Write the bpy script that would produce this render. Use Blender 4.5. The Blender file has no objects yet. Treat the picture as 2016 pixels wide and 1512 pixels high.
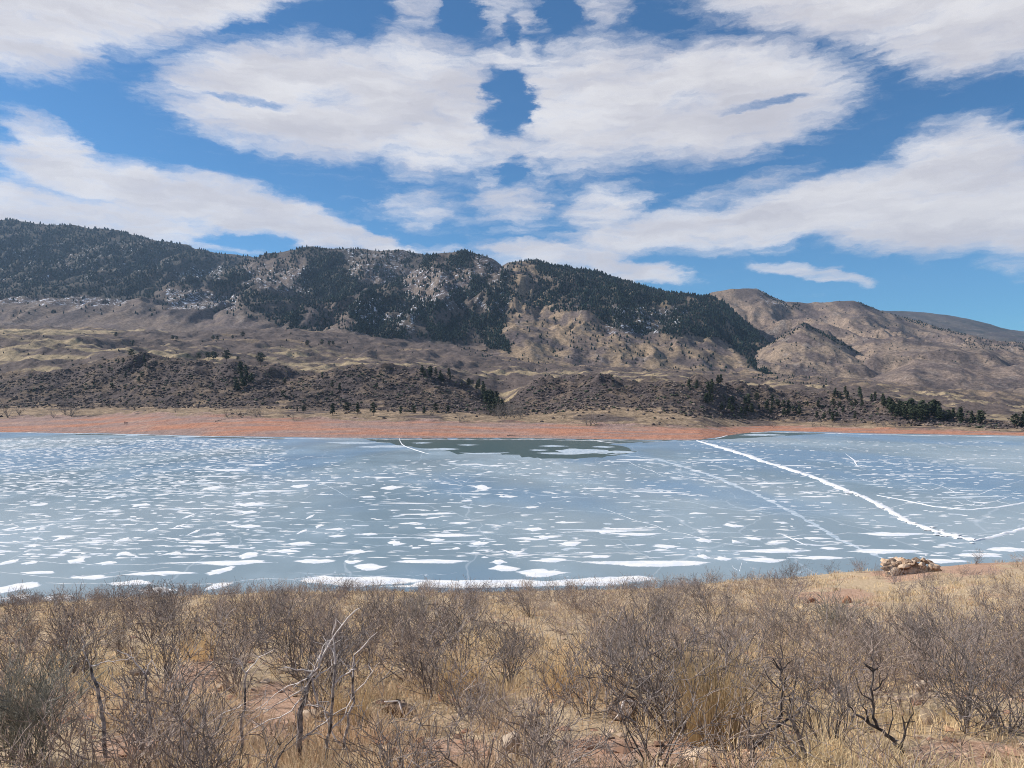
import bpy, math, random
import numpy as np
from mathutils import Vector

random.seed(7)
RNG = np.random.default_rng(7)
S = bpy.context.scene
COL = S.collection
R = math.radians

# ------------------------------------------------------------------ camera
F, YH, HC = 1523.0, 770.0, 40.0          # focal length, horizon row (px of the 2016x1512 photo), eye height over the lake
cam = bpy.data.objects.new('camera', bpy.data.cameras.new('camera'))
COL.objects.link(cam)
cam.location = (0, 0, HC)
cam.rotation_euler = (R(90), 0, 0)
cam.data.sensor_width = 36.0
cam.data.lens = 36.0 * F / 2016
cam.data.shift_y = 14.0 / 2016
cam.data.clip_start = 0.1
cam.data.clip_end = 60000
S.camera = cam

# ------------------------------------------------------------------ light, exposure
SUN_AZ, SUN_EL = -80.0, 37.0             # degrees left of the view, degrees up
S.view_settings.view_transform = 'Standard'
S.view_settings.look = 'None'
S.view_settings.exposure = 0.22
S.view_settings.gamma = 1.0
S.view_settings.use_curve_mapping = False
S.cycles.use_denoising = True
S.cycles.max_bounces = 6
S.cycles.filter_width = 1.0
S.cycles.denoising_prefilter = 'NONE'
S.cycles.volume_bounces = 0
S.cycles.transparent_max_bounces = 8
sun = bpy.data.objects.new('sun', bpy.data.lights.new('sun', 'SUN'))
COL.objects.link(sun)
sun.data.energy = 5.0
sun.data.angle = R(0.5)
sun.data.color = (1.0, 0.955, 0.885)
_a, _e = R(SUN_AZ), R(SUN_EL)
to_sun = Vector((math.sin(_a) * math.cos(_e), math.cos(_a) * math.cos(_e), math.sin(_e)))
sun.rotation_euler = to_sun.to_track_quat('Z', 'Y').to_euler()
sun.location = (-200, 100, 400)

SKY_STRENGTH = 0.10
SKY_TINT = (0.40, 0.77, 1.0)
CLOUD = (7.3, 7.15, 7.4)


def azel(px, py):
    x, z = (px - 1008) / F, (YH - py) / F
    return math.atan(x), math.atan2(z, math.hypot(1, x))


# cloud masses: px centre, half axes (px), tilt (degrees, + = falls to the right), weight
CLOUDS = [
    (120, -25, 250, 85, -6, 1.0), (390, -20, 230, 55, -14, 1.0), (130, 70, 100, 45, -30, .9), (85, 125, 60, 26, -40, .6), (-80, 40, 180, 70, 0, 1),
    (1720, -20, 330, 78, 10, 1.0), (1890, 55, 120, 78, 0, 1.0), (2080, 20, 170, 70, 0, 1), (1560, -10, 200, 52, 12, .9),
    (620, 200, 262, 98, 0, 1.1), (1390, 200, 262, 98, 0, 1.1), (845, 212, 170, 122, 6, .95), (1165, 212, 170, 122, -6, .95),
    (1005, 112, 90, 26, 0, .75), (1005, 296, 95, 34, 0, .75),
    (982, 178, 34, 26, 20, -.62), (1026, 206, 34, 26, 15, -.62), (984, 236, 34, 20, 0, -.55), (1016, 162, 26, 16, 0, -.45), (1024, 248, 24, 16, 0, -.4), (1003, 330, 22, 26, 0, -.4), (1003, 60, 16, 30, 0, -.35), (905, 30, 30, 26, 0, -.5), (1100, 34, 30, 26, 0, -.5), (500, 203, 80, 8, 3, -.6), (1500, 203, 80, 8, -3, -.6), (650, 200, 60, 22, 5, -.35), (1350, 200, 60, 22, -5, -.35),
    (820, 12, 62, 40, 0, .62), (1000, 20, 68, 60, 0, .6), (1190, 12, 62, 40, 0, .62), (950, 60, 26, 60, 0, .35), (1058, 60, 26, 60, 0, .35),
    (120, 315, 90, 50, 35, .9), (300, 385, 300, 42, 9, 1.0), (100, 415, 330, 42, 4, .9), (540, 425, 210, 42, 13, 1.0), (740, 474, 140, 20, 21, .9), (-90, 400, 160, 60, 10, 1), (500, 480, 90, 14, 4, -.5),
    (820, 410, 78, 44, 0, .62), (1190, 412, 92, 50, 0, .75), (1003, 405, 82, 44, 0, .7), (950, 340, 24, 46, 0, .5), (1058, 340, 24, 46, 0, .5), (1003, 450, 130, 26, 0, .4),
    (1300, 455, 210, 38, -6, .95), (1600, 412, 270, 50, -8, 1.05), (1900, 340, 120, 82, 0, 1.0), (1850, 430, 240, 58, 6, 1.1), (2090, 400, 150, 95, 0, 1), (1450, 375, 150, 24, -12, .5),
    (1003, 400, 330, 70, 0, .34), (1003, 60, 260, 60, 0, .3), (300, 455, 420, 24, 3, .6), (960, 495, 190, 14, 3, .5),
    (1100, 502, 150, 24, 4, .9), (1250, 530, 120, 22, 10, .9), (1080, 520, 130, 20, 4, .7),
    (1540, 525, 80, 13, 4, .7), (1625, 543, 75, 13, 14, .75), (1525, 490, 40, 10, 5, .4),
]

world = bpy.data.worlds.new('World')
S.world = world
world.use_nodes = True
wt = world.node_tree
wt.nodes.clear()


class NT:
    """small helper to wire shader nodes"""
    def __init__(s, tree):
        s.t = tree

    def n(s, typ, ins=None, **kw):
        nd = s.t.nodes.new(typ)
        for k, v in kw.items():
            setattr(nd, k, v)
        for k, v in (ins or {}).items():
            sock = nd.inputs[k]
            if isinstance(v, bpy.types.NodeSocket):
                s.t.links.new(v, sock)
            else:
                sock.default_value = v
        return nd

    def m(s, op, a, b=0.0, c=None, clamp=False):
        ins = {0: a, 1: b}
        if c is not None:
            ins[2] = c
        return s.n('ShaderNodeMath', ins, operation=op, use_clamp=clamp).outputs[0]

    def mix(s, fac, a, b, blend='MIX'):
        nd = s.n('ShaderNodeMix', data_type='RGBA', blend_type=blend)
        for sock, v in ((nd.inputs[0], fac), (nd.inputs[6], a), (nd.inputs[7], b)):
            if isinstance(v, bpy.types.NodeSocket):
                s.t.links.new(v, sock)
            else:
                sock.default_value = v if not isinstance(v, tuple) or len(v) == 4 else (*v, 1)
        return nd.outputs[2]

    def noise(s, vec, scale, detail=4.0, rough=.55, dim='3D'):
        return s.n('ShaderNodeTexNoise', {'Vector': vec, 'Scale': scale, 'Detail': detail, 'Roughness': rough}, noise_dimensions=dim)

    def ramp(s, v, lo, hi, a=0.0, b=1.0, interp='SMOOTHSTEP'):
        return s.n('ShaderNodeMapRange', {0: v, 1: lo, 2: hi, 3: a, 4: b}, interpolation_type=interp).outputs[0]


def build_world():
    w = NT(wt)
    sky = w.n('ShaderNodeTexSky', sky_type='NISHITA', sun_disc=False, sun_elevation=R(SUN_EL), sun_rotation=R(SUN_AZ), altitude=1600.0, air_density=1.0, dust_density=0.35, ozone_density=2.0)
    skyc = w.mix(1.0, sky.outputs[0], SKY_TINT, 'MULTIPLY')
    d = w.n('ShaderNodeTexCoord').outputs['Generated']
    xyz = w.n('ShaderNodeSeparateXYZ', {0: d})
    x, y, z = xyz.outputs
    az = w.m('ARCTAN2', x, y)
    hyp = w.m('SQRT', w.m('ADD', w.m('MULTIPLY', x, x), w.m('MULTIPLY', y, y)))
    el = w.m('ARCTAN2', z, hyp)
    p = w.n('ShaderNodeCombineXYZ', {0: az, 1: el, 2: 0.0}).outputs[0]
    # ragged edges: the position is pushed about by two sizes of noise
    pst = w.n('ShaderNodeVectorMath', {0: p, 1: (1.0, 2.2, 1.0)}, operation='MULTIPLY').outputs[0]
    n1 = w.noise(pst, 9.0, 5.0, .6)
    off = w.n('ShaderNodeVectorMath', {0: n1.outputs['Color'], 1: (.5, .5, .5)}, operation='SUBTRACT').outputs[0]
    off = w.n('ShaderNodeVectorMath', {0: off, 1: (.06, .03, 0)}, operation='MULTIPLY').outputs[0]
    n1b = w.noise(pst, 30.0, 5.0, .65)
    off2 = w.n('ShaderNodeVectorMath', {0: n1b.outputs['Color'], 1: (.5, .5, .5)}, operation='SUBTRACT').outputs[0]
    off2 = w.n('ShaderNodeVectorMath', {0: off2, 1: (.06, .016, 0)}, operation='MULTIPLY').outputs[0]
    off = w.n('ShaderNodeVectorMath', {0: off, 1: off2}, operation='ADD').outputs[0]
    q = w.n('ShaderNodeVectorMath', {0: p, 1: off}, operation='ADD').outputs[0]
    total, holes = None, 0.0
    for (cx, cy, a, b, tilt, wgt) in CLOUDS:
        ca, ce = azel(cx, cy)
        t = R(-tilt)
        m = w.n('ShaderNodeMapping', {'Vector': q, 'Location': (ca, ce, 0), 'Rotation': (0, 0, t), 'Scale': (a / F, b / F, 1)}, vector_type='TEXTURE')
        r2 = w.n('ShaderNodeVectorMath', {0: m.outputs[0], 1: m.outputs[0]}, operation='DOT_PRODUCT').outputs['Value']
        g = w.m('POWER', 2.0, w.m('MULTIPLY', w.m('MULTIPLY', r2, r2), -1.0))
        if wgt > 0:
            total = w.m('MULTIPLY', g, wgt) if total is None else w.m('SMOOTH_MAX', total, w.m('MULTIPLY', g, wgt), .12)
        else:
            holes = w.m('MULTIPLY_ADD', g, wgt, holes)
    total = w.m('ADD', total, holes)
    # the rest of the sky: the same sort of broken layer, by fractal noise on a plane overhead
    zc = w.m('MAXIMUM', z, 0.06)
    plane = w.n('ShaderNodeCombineXYZ', {0: w.m('DIVIDE', x, zc), 1: w.m('DIVIDE', y, zc), 2: 0.0}).outputs[0]
    nb = w.noise(plane, 0.55, 5.0, .55).outputs['Fac']
    outx = w.ramp(w.m('ABSOLUTE', az), .66, .86)
    oute = w.ramp(el, .50, .68)
    outside = w.m('MAXIMUM', outx, oute)
    outside = w.m('MAXIMUM', outside, 0.0)
    gen = w.m('MULTIPLY', w.ramp(nb, .46, .66), outside)
    total = w.m('ADD', w.m('MULTIPLY', total, w.m('SUBTRACT', 1.0, outside)), gen)
    # streaky detail
    pst2 = w.n('ShaderNodeVectorMath', {0: q, 1: (.75, 3.3, 1.0)}, operation='MULTIPLY').outputs[0]
    n2 = w.noise(pst2, 26.0, 6.0, .62).outputs['Fac']
    fld = w.m('ADD', total, w.m('MULTIPLY', w.m('SUBTRACT', n2, .5), 1.0))
    dens = w.m('MULTIPLY', w.ramp(fld, .18, 1.0), .95)
    n3 = w.noise(pst2, 7.0, 5.0, .6).outputs['Fac']
    shade = w.ramp(n3, .32, .68, .80, 1.08)
    thick = w.ramp(fld, .40, 1.2, 1.07, .88)
    cc = w.mix(1.0, CLOUD, w.n('ShaderNodeCombineColor', {0: w.m('MULTIPLY', shade, thick), 1: w.m('MULTIPLY', shade, thick), 2: w.m('MULTIPLY', w.m('POWER', shade, .8), thick)}).outputs[0], 'MULTIPLY')
    colr = w.mix(dens, skyc, cc)
    bg = w.n('ShaderNodeBackground', {'Color': colr, 'Strength': SKY_STRENGTH})
    out = w.n('ShaderNodeOutputWorld', {'Surface': bg.outputs[0]})


build_world()


# ------------------------------------------------------------------ numpy noise
def _hash(ix, iy, seed):
    h = (ix.astype(np.int64) * 374761393 + iy.astype(np.int64) * 668265263 + seed * 2147483647) & 0xFFFFFFFF
    h = ((h ^ (h >> 13)) * 1274126177) & 0xFFFFFFFF
    h = h ^ (h >> 16)
    return h


def perlin(x, y, seed=0):
    x = np.asarray(x, float); y = np.asarray(y, float)
    x0 = np.floor(x); y0 = np.floor(y)
    fx, fy = x - x0, y - y0
    u = fx * fx * fx * (fx * (fx * 6 - 15) + 10); v = fy * fy * fy * (fy * (fy * 6 - 15) + 10)

    def g(i, j):
        a = _hash(x0 + i, y0 + j, seed) / 4294967296.0 * 2 * np.pi
        return np.cos(a) * (fx - i) + np.sin(a) * (fy - j)
    a = g(0, 0) * (1 - u) + g(1, 0) * u
    b = g(0, 1) * (1 - u) + g(1, 1) * u
    return (a * (1 - v) + b * v) * 1.5


def fbm(x, y, octv=4, seed=0, gain=.5):
    s, a, t = 0, 1.0, 0
    for i in range(octv):
        s = s + a * perlin(x * 2 ** i + 17.3 * i, y * 2 ** i - 9.1 * i, seed + i)
        t += a; a *= gain
    return s / t


def ridged(x, y, octv=4, seed=0, gain=.5):
    s, a, t = 0, 1.0, 0
    for i in range(octv):
        s = s + a * (1 - np.abs(perlin(x * 2 ** i + 5.7 * i, y * 2 ** i + 3.3 * i, seed + i)) * 1.6)
        t += a; a *= gain
    return s / t


def sstep(v, lo, hi):
    t = np.clip((v - lo) / (hi - lo), 0, 1)
    return t * t * (3 - 2 * t)


# ------------------------------------------------------------------ mesh helpers
def quick_mesh(name, V, loops, starts, color=None, smooth=True):
    """V (n,3); loops flat vertex indices; starts: first loop of each face"""
    me = bpy.data.meshes.new(name)
    me.vertices.add(len(V)); me.vertices.foreach_set('co', np.ascontiguousarray(V, dtype=np.float32).ravel())
    me.loops.add(len(loops)); me.loops.foreach_set('vertex_index', np.ascontiguousarray(loops, dtype=np.int32).ravel())
    me.polygons.add(len(starts)); me.polygons.foreach_set('loop_start', np.ascontiguousarray(starts, dtype=np.int32))
    me.polygons.foreach_set('use_smooth', np.full(len(starts), smooth))
    me.update(calc_edges=True)
    if color is not None:
        at = me.color_attributes.new('Col', 'FLOAT_COLOR', 'POINT')
        at.data.foreach_set('color', np.ascontiguousarray(color, dtype=np.float32).ravel())
    return me


def grid_mesh(name, P, color=None):
    """P (rows, cols, 3)"""
    r, c = P.shape[:2]
    idx = np.arange(r * c).reshape(r, c)
    q = np.stack([idx[:-1, :-1], idx[:-1, 1:], idx[1:, 1:], idx[1:, :-1]], -1).reshape(-1, 4)
    return quick_mesh(name, P.reshape(-1, 3), q.ravel(), np.arange(len(q)) * 4, None if color is None else color.reshape(-1, 4))


def poly_mesh(name, V, faces, color=None, smooth=False):
    """faces: (m,k) array, constant k"""
    faces = np.asarray(faces)
    return quick_mesh(name, V, faces.ravel(), np.arange(len(faces)) * faces.shape[1], color, smooth)


def link(name, me, mats, parent=None):
    o = bpy.data.objects.new(name, me)
    if me is not None and not isinstance(mats, type(None)) and not me.materials:
        me.materials.append(mats)
    COL.objects.link(o)
    if parent:
        o.parent = parent
    return o


def tag(o, label=None, cat=None, group=None, kind=None):
    if label: o['label'] = label
    if cat: o['category'] = cat
    if group: o['group'] = group
    if kind: o['kind'] = kind
    return o


def empty(name, loc=(0, 0, 0), rz=0.0, sc=1.0):
    o = bpy.data.objects.new(name, None)
    o.empty_display_size = .3
    COL.objects.link(o)
    o.location = loc
    o.rotation_euler = (0, 0, rz)
    o.scale = (sc, sc, sc) if not isinstance(sc, tuple) else sc
    return o


# ------------------------------------------------------------------ materials
def new_mat(name):
    m = bpy.data.materials.new(name)
    m.use_nodes = True
    t = m.node_tree
    t.nodes.clear()
    w = NT(t)
    b = w.n('ShaderNodeBsdfPrincipled')
    w.n('ShaderNodeOutputMaterial', {'Surface': b.outputs[0]})
    return m, w, b


def setin(w, b, **kw):
    for k, v in kw.items():
        k = k.replace('_', ' ')
        s = b.inputs[k]
        if isinstance(v, bpy.types.NodeSocket):
            w.t.links.new(v, s)
        else:
            s.default_value = v if not (isinstance(v, tuple) and len(v) == 3) else (*v, 1)


def obj_co(w):
    return w.n('ShaderNodeTexCoord').outputs['Object']


def mat_land():
    """far slopes: colour of grass, brush, soil and rock per vertex; grain, speckle and old snow by noise"""
    m, w, b = new_mat('land')
    at = w.n('ShaderNodeAttribute', attribute_name='Col')
    co = obj_co(w)
    n1 = w.noise(co, .11, 6, .65).outputs['Fac']
    n2 = w.noise(co, .5, 3, .6).outputs['Fac']
    k = w.m('MULTIPLY', w.ramp(n1, .3, .7, .55, 1.45), w.ramp(n2, .3, .7, .7, 1.3))
    k = w.m('MULTIPLY_ADD', w.m('SUBTRACT', k, 1.0), w.ramp(at.outputs['Alpha'], -1.9, -1.1, .3, 1.0), 1.0)
    kk = w.n('ShaderNodeCombineColor', {0: k, 1: k, 2: k}).outputs[0]
    c = w.mix(1.0, at.outputs['Color'], kk, 'MULTIPLY')
    n3 = w.noise(co, .06, 8, .75).outputs['Fac']
    s = w.ramp(w.m('ADD', w.m('MULTIPLY', at.outputs['Alpha'], .42), n3), .74, .80)
    c = w.mix(s, c, (.72, .74, .80))
    bump = w.n('ShaderNodeBump', {'Height': n1, 'Strength': .8, 'Distance': 3.0})
    setin(w, b, Base_Color=c, Roughness=.95, Normal=bump.outputs[0])
    b.inputs['Specular IOR Level'].default_value = .1
    return m


def mat_vcol(name, rough=.9, spec=.15, trans=0.0):
    m, w, b = new_mat(name)
    at = w.n('ShaderNodeAttribute', attribute_name='Col')
    n = w.noise(obj_co(w), 1.3, 3).outputs['Fac']
    k = w.ramp(n, .3, .7, .75, 1.25)
    kk = w.n('ShaderNodeCombineColor', {0: k, 1: k, 2: k}).outputs[0]
    setin(w, b, Base_Color=w.mix(1.0, at.outputs['Color'], kk, 'MULTIPLY'), Roughness=rough)
    b.inputs['Specular IOR Level'].default_value = spec
    return m


def mat_two(name, c1, c2, scale, rough=.85, spec=.2, bump=0.0, detail=5, lo=.35, hi=.65, jitter=True):
    m, w, b = new_mat(name)
    co = obj_co(w)
    n = w.noise(co, scale, detail, .6).outputs['Fac']
    c = w.mix(w.ramp(n, lo, hi), c1, c2)
    if jitter:
        rnd = w.n('ShaderNodeObjectInfo').outputs['Random']
        k = w.ramp(rnd, 0, 1, .8, 1.25, 'LINEAR')
        c = w.mix(1.0, c, w.n('ShaderNodeCombineColor', {0: k, 1: k, 2: k}).outputs[0], 'MULTIPLY')
    setin(w, b, Base_Color=c, Roughness=rough)
    b.inputs['Specular IOR Level'].default_value = spec
    if bump:
        setin(w, b, Normal=w.n('ShaderNodeBump', {'Height': n, 'Strength': .7, 'Distance': bump}).outputs[0])
    return m


def mat_ground():
    """dry slope: reddish soil, straw litter, small pale stones"""
    m, w, b = new_mat('dry_soil')
    co = obj_co(w)
    at = w.n('ShaderNodeAttribute', attribute_name='Col')
    n1 = w.noise(co, .45, 6, .6).outputs['Fac']
    n2 = w.noise(co, 7.0, 6, .7).outputs['Fac']
    n3 = w.noise(co, 40.0, 4, .7).outputs['Fac']
    straw = w.mix(w.ramp(n2, .35, .65), (.46, .33, .205), (.66, .50, .33))
    soil = w.mix(w.ramp(n2, .35, .65), (.44, .265, .175), (.64, .42, .30))
    f = w.ramp(w.m('ADD', n1, w.m('MULTIPLY', at.outputs['Alpha'], .5)), .52, .66)
    c = w.mix(f, straw, soil)
    k = w.ramp(n3, .3, .7, .66, 1.22)
    c = w.mix(1.0, c, w.n('ShaderNodeCombineColor', {0: k, 1: k, 2: k}).outputs[0], 'MULTIPLY')
    h = w.m('ADD', w.m('MULTIPLY', n2, .7), w.m('MULTIPLY', n3, .3))
    bump = w.n('ShaderNodeBump', {'Height': h, 'Strength': 1.0, 'Distance': .08})
    setin(w, b, Base_Color=c, Roughness=.95, Normal=bump.outputs[0])
    b.inputs['Specular IOR Level'].default_value = .1
    return m


def mat_ice():
    m, w, b = new_mat('lake_ice')
    co = obj_co(w)
    st = w.n('ShaderNodeMapping', {'Vector': co, 'Scale': (1.0, .55, 1.0)}).outputs[0]
    big = w.noise(st, .0065, 4, .5).outputs['Fac']
    mid = w.noise(st, .03, 6, .6).outputs['Fac']
    fine = w.noise(st, .45, 5, .65).outputs['Fac']
    c = w.mix(w.ramp(big, .36, .64), (.165, .235, .275), (.315, .375, .40))
    c = w.mix(w.ramp(mid, .45, .75, 0, .6), c, (.36, .44, .50))
    blue = w.noise(st, .009, 3, .5).outputs['Color']  # bluish sky reflection painted into the ice colour as broad noise patches
    c = w.mix(w.ramp(w.n('ShaderNodeSeparateColor', {0: blue}).outputs[1], .46, .64, 0, .75), c, (.16, .26, .37))
    # windblown frost and snow flecks too small to build
    fl = w.m('ADD', fine, w.m('MULTIPLY', w.m('SUBTRACT', mid, .5), .35))
    c = w.mix(w.ramp(fl, .66, .74, 0, .7), c, (.78, .80, .83))
    # hairline cracks
    vor = w.n('ShaderNodeTexVoronoi', {'Vector': w.n('ShaderNodeVectorMath', {0: st, 1: w.n('ShaderNodeVectorMath', {0: w.noise(st, .05, 3).outputs['Color'], 1: (14, 14, 0)}, operation='MULTIPLY').outputs[0]}, operation='ADD').outputs[0], 'Scale': .022}, feature='DISTANCE_TO_EDGE').outputs['Distance']
    c = w.mix(w.ramp(vor, .001, .007, .22, 0.0), c, (.70, .74, .78))
    rg = w.ramp(mid, .35, .7, .30, .55)
    bump = w.n('ShaderNodeBump', {'Height': mid, 'Strength': .25, 'Distance': .5})
    setin(w, b, Base_Color=c, Roughness=rg, Normal=bump.outputs[0])
    b.inputs['IOR'].default_value = 1.31
    return m


def mat_water():
    m, w, b = new_mat('open_water')
    co = obj_co(w)
    n = w.noise(co, 1.2, 4).outputs['Fac']
    bump = w.n('ShaderNodeBump', {'Height': n, 'Strength': .25, 'Distance': .15})
    setin(w, b, Base_Color=(.045, .085, .075), Roughness=.3, Normal=bump.outputs[0])
    b.inputs['IOR'].default_value = 1.33
    b.inputs['Specular IOR Level'].default_value = .3
    return m


M_LAND = mat_land()
M_TREES = mat_vcol('needles_and_brush')
M_GROUND = mat_ground()
M_ICE = mat_ice()
M_WATER = mat_water()
def mat_drift(name, c1, c2):
    m, w, b = new_mat(name)
    at = w.n('ShaderNodeAttribute', attribute_name='Col')
    co = w.n('ShaderNodeTexCoord').outputs['Object']
    n = w.noise(co, .8, 6, .65).outputs['Fac']
    nn = w.noise(co, .25, 4, .6).outputs['Fac']
    e = w.ramp(w.m('ADD', at.outputs['Fac'], w.m('MULTIPLY', w.m('SUBTRACT', n, .5), 1.6)), .2, .75)
    c = w.mix(w.ramp(nn, .4, .65), c1, c2)
    setin(w, b, Base_Color=w.mix(e, (.27, .34, .39), c), Roughness=.7)
    b.inputs['Specular IOR Level'].default_value = .25
    return m


M_DRIFT = mat_drift('snow_drift', (.84, .81, .77), (.70, .72, .76))
M_FAINT = mat_drift('frost_drift', (.46, .52, .56), (.58, .62, .66))
M_SNOW = mat_two('snow', (.82, .79, .76), (.72, .74, .78), .5, .8, .25, .05, jitter=False)
M_FROST = mat_two('frosted_ice', (.34, .42, .48), (.60, .65, .69), .3, .5, .3, 0, jitter=False)
M_NEEDLE = mat_two('pine_needles', (.026, .036, .02), (.07, .078, .04), .6, .8, .2)
M_BARK = mat_two('pine_bark', (.10, .06, .04), (.17, .11, .075), 3, .9, .1)
M_BARE = mat_two('bare_wood_far', (.17, .14, .12), (.28, .24, .21), 2, .9, .1)
M_TWIG = mat_two('dark_twigs', (.09, .073, .064), (.36, .30, .27), 9, .75, .3)
M_TWIGD = mat_two('black_twigs', (.062, .051, .047), (.27, .228, .21), 9, .75, .3)
M_TWIG2 = mat_two('brown_twigs', (.17, .128, .108), (.44, .345, .285), 9, .75, .3)
M_OLIVE = mat_two('olive_twigs', (.12, .115, .09), (.36, .34, .28), 9, .75, .3)
M_PALE = mat_two('pale_twigs', (.46, .39, .36), (.72, .65, .61), 12, .7, .3)
M_PALEBARK = mat_two('grey_bark', (.06, .05, .047), (.48, .42, .39), 14, .8, .25, .01)
M_STRAW = mat_vcol('straw', .8, .2)
_t = NT(M_STRAW.node_tree)
_p = [n for n in M_STRAW.node_tree.nodes if n.type == 'BSDF_PRINCIPLED'][0]
_tr = _t.n('ShaderNodeBsdfTranslucent', {'Color': _p.inputs['Base Color'].links[0].from_socket})
_mx = _t.n('ShaderNodeMixShader', {0: .4, 1: _p.outputs[0], 2: _tr.outputs[0]})
_out = [n for n in M_STRAW.node_tree.nodes if n.type == 'OUTPUT_MATERIAL'][0]
M_STRAW.node_tree.links.new(_mx.outputs[0], _out.inputs['Surface'])
M_ROCK = mat_two('tan_sandstone', (.58, .44, .315), (.31, .20, .13), 2.6, .9, .15, .08)
M_ROCKP = mat_two('pale_sandstone', (.48, .385, .29), (.30, .22, .16), 6, .9, .15, .02)
M_ROCKR = mat_two('red_sandstone', (.38, .20, .12), (.25, .13, .08), 5, .9, .15, .02)
M_STUMP = mat_two('weathered_dark_rock', (.10, .068, .05), (.34, .24, .17), 11, .9, .1, .03)


# ------------------------------------------------------------------ far land: strips of terrain between profile lines
def prof(pts):
    a = np.array(pts, float)
    return lambda x: np.interp(x, a[:, 0], a[:, 1])


def smooth_rows(z, times):
    for _ in range(times):
        z2 = z.copy()
        z2[1:-1] = .25 * z[:-2] + .5 * z[1:-1] + .25 * z[2:]
        z = z2
    return z


class Land:
    """a strip of land whose cross-section follows (photo row, distance) lines at each bearing"""
    def __init__(s, px, lines, rows, smooth, amp, waves, seed, keep=(0, 0)):
        s.px = px
        K = len(lines)
        Yk = np.array([np.broadcast_to(L[1](px) if callable(L[1]) else float(L[1]), px.shape) for L in lines], float)
        yk = np.array([np.broadcast_to(L[0](px) if callable(L[0]) else float(L[0]), px.shape) for L in lines], float)
        zk = HC - Yk * (yk - YH) / F
        t = np.concatenate([np.linspace(i, i + 1, rows[i], endpoint=False) for i in range(K - 1)] + [[K - 1.0]])
        s.t = t
        i = np.minimum(t.astype(int), K - 2); f = (t - i)[:, None]
        Y = Yk[i] * (1 - f) + Yk[i + 1] * f
        z = zk[i] * (1 - f) + zk[i + 1] * f
        z = smooth_rows(z, smooth)
        X = Y * (px[None, :] - 1008) / F
        A = np.interp(t, range(K), amp)[:, None]
        n = (ridged(X / waves[0] + .3 * fbm(X / waves[0], Y / waves[0], 2, seed + 9), Y / waves[1], 5, seed) - .62) * 1.3
        n2 = fbm(X / waves[2], Y / waves[2], 4, seed + 50) * .35
        z = z + A * (n + n2)
        s.X, s.Y, s.z = X, Y, z
        s.T = np.broadcast_to(t[:, None], X.shape)
        s.PX = np.broadcast_to(px[None, :], X.shape)

    def rowpx(s):
        return YH + F * (HC - s.z) / s.Y

    def build(s, name, color, mat=None):
        P = np.stack([s.X, s.Y, s.z], -1)
        return link(name, grid_mesh(name, P, color), mat or M_LAND)

    def sample(s, ci, ri):
        """ci, ri float column/row indices -> points"""
        c0 = np.clip(ci.astype(int), 0, s.X.shape[1] - 2); r0 = np.clip(ri.astype(int), 0, s.X.shape[0] - 2)
        fc, fr = ci - c0, ri - r0

        def g(A):
            return (A[r0, c0] * (1 - fc) + A[r0, c0 + 1] * fc) * (1 - fr) + (A[r0 + 1, c0] * (1 - fc) + A[r0 + 1, c0 + 1] * fc) * fr
        return np.stack([g(s.X), g(s.Y), g(s.z)], -1)

    def scatter(s, n, dens, rng, cand=120000):
        """n points, as many per picture area as dens(px, py) asks for"""
        ci = rng.random(cand) * (s.X.shape[1] - 1); ri = rng.random(cand) * (s.X.shape[0] - 1.01)
        p = s.sample(ci, ri)
        p2 = s.sample(ci, np.minimum(ri + .5, s.X.shape[0] - 1.001))
        ox = 1008 + F * p[:, 0] / p[:, 1]; oy = YH + F * (HC - p[:, 2]) / p[:, 1]
        oy2 = YH + F * (HC - p2[:, 2]) / p2[:, 1]
        wgt = np.clip(oy - oy2, 0.05, 3) * dens(ox, oy, p, ri)
        wgt = np.maximum(wgt, 0)
        k = rng.choice(cand, size=min(n, int((wgt > 0).sum())), replace=False, p=wgt / wgt.sum())
        return p[k], ox[k], oy[k]

    def hit(s, px, py):
        """nearest point of this land seen at photo pixel (px, py)"""
        c = (px - s.px[0]) / (s.px[1] - s.px[0])
        c0 = int(np.clip(c, 0, s.X.shape[1] - 2)); f = c - c0
        col = s.rowpx_cache[:, c0] * (1 - f) + s.rowpx_cache[:, c0 + 1] * f
        w = np.where(col <= py)[0]
        r = w[0] if len(w) else int(np.argmin(col))
        if r > 0 and col[r - 1] > py > col[r]:
            rr = r - 1 + (col[r - 1] - py) / (col[r - 1] - col[r])
        else:
            rr = float(r)
        return self_pt(s, c, rr)


def self_pt(s, c, r):
    return Vector(s.sample(np.array([c]), np.array([min(r, s.X.shape[0] - 1.01)]))[0])


def in_poly(x, y, poly):
    r = np.zeros(x.shape, bool)
    n = len(poly)
    j = n - 1
    for i in range(n):
        xi, yi = poly[i]; xj, yj = poly[j]
        if yi != yj:
            r ^= ((yi > y) != (yj > y)) & (x < (xj - xi) * (y - yi) / (yj - yi) + xi)
        j = i
    return r


TAN = np.array((.275, .198, .13)); STRAWC = np.array((.36, .275, .17)); BROWN = np.array((.118, .09, .078)); BRUSH = np.array((.082, .064, .06))
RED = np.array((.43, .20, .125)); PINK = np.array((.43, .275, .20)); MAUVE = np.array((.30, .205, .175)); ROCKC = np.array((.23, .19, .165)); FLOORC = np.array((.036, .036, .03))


def lerp(a, b, t):
    return a * (1 - t[..., None]) + b * t[..., None]


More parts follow.
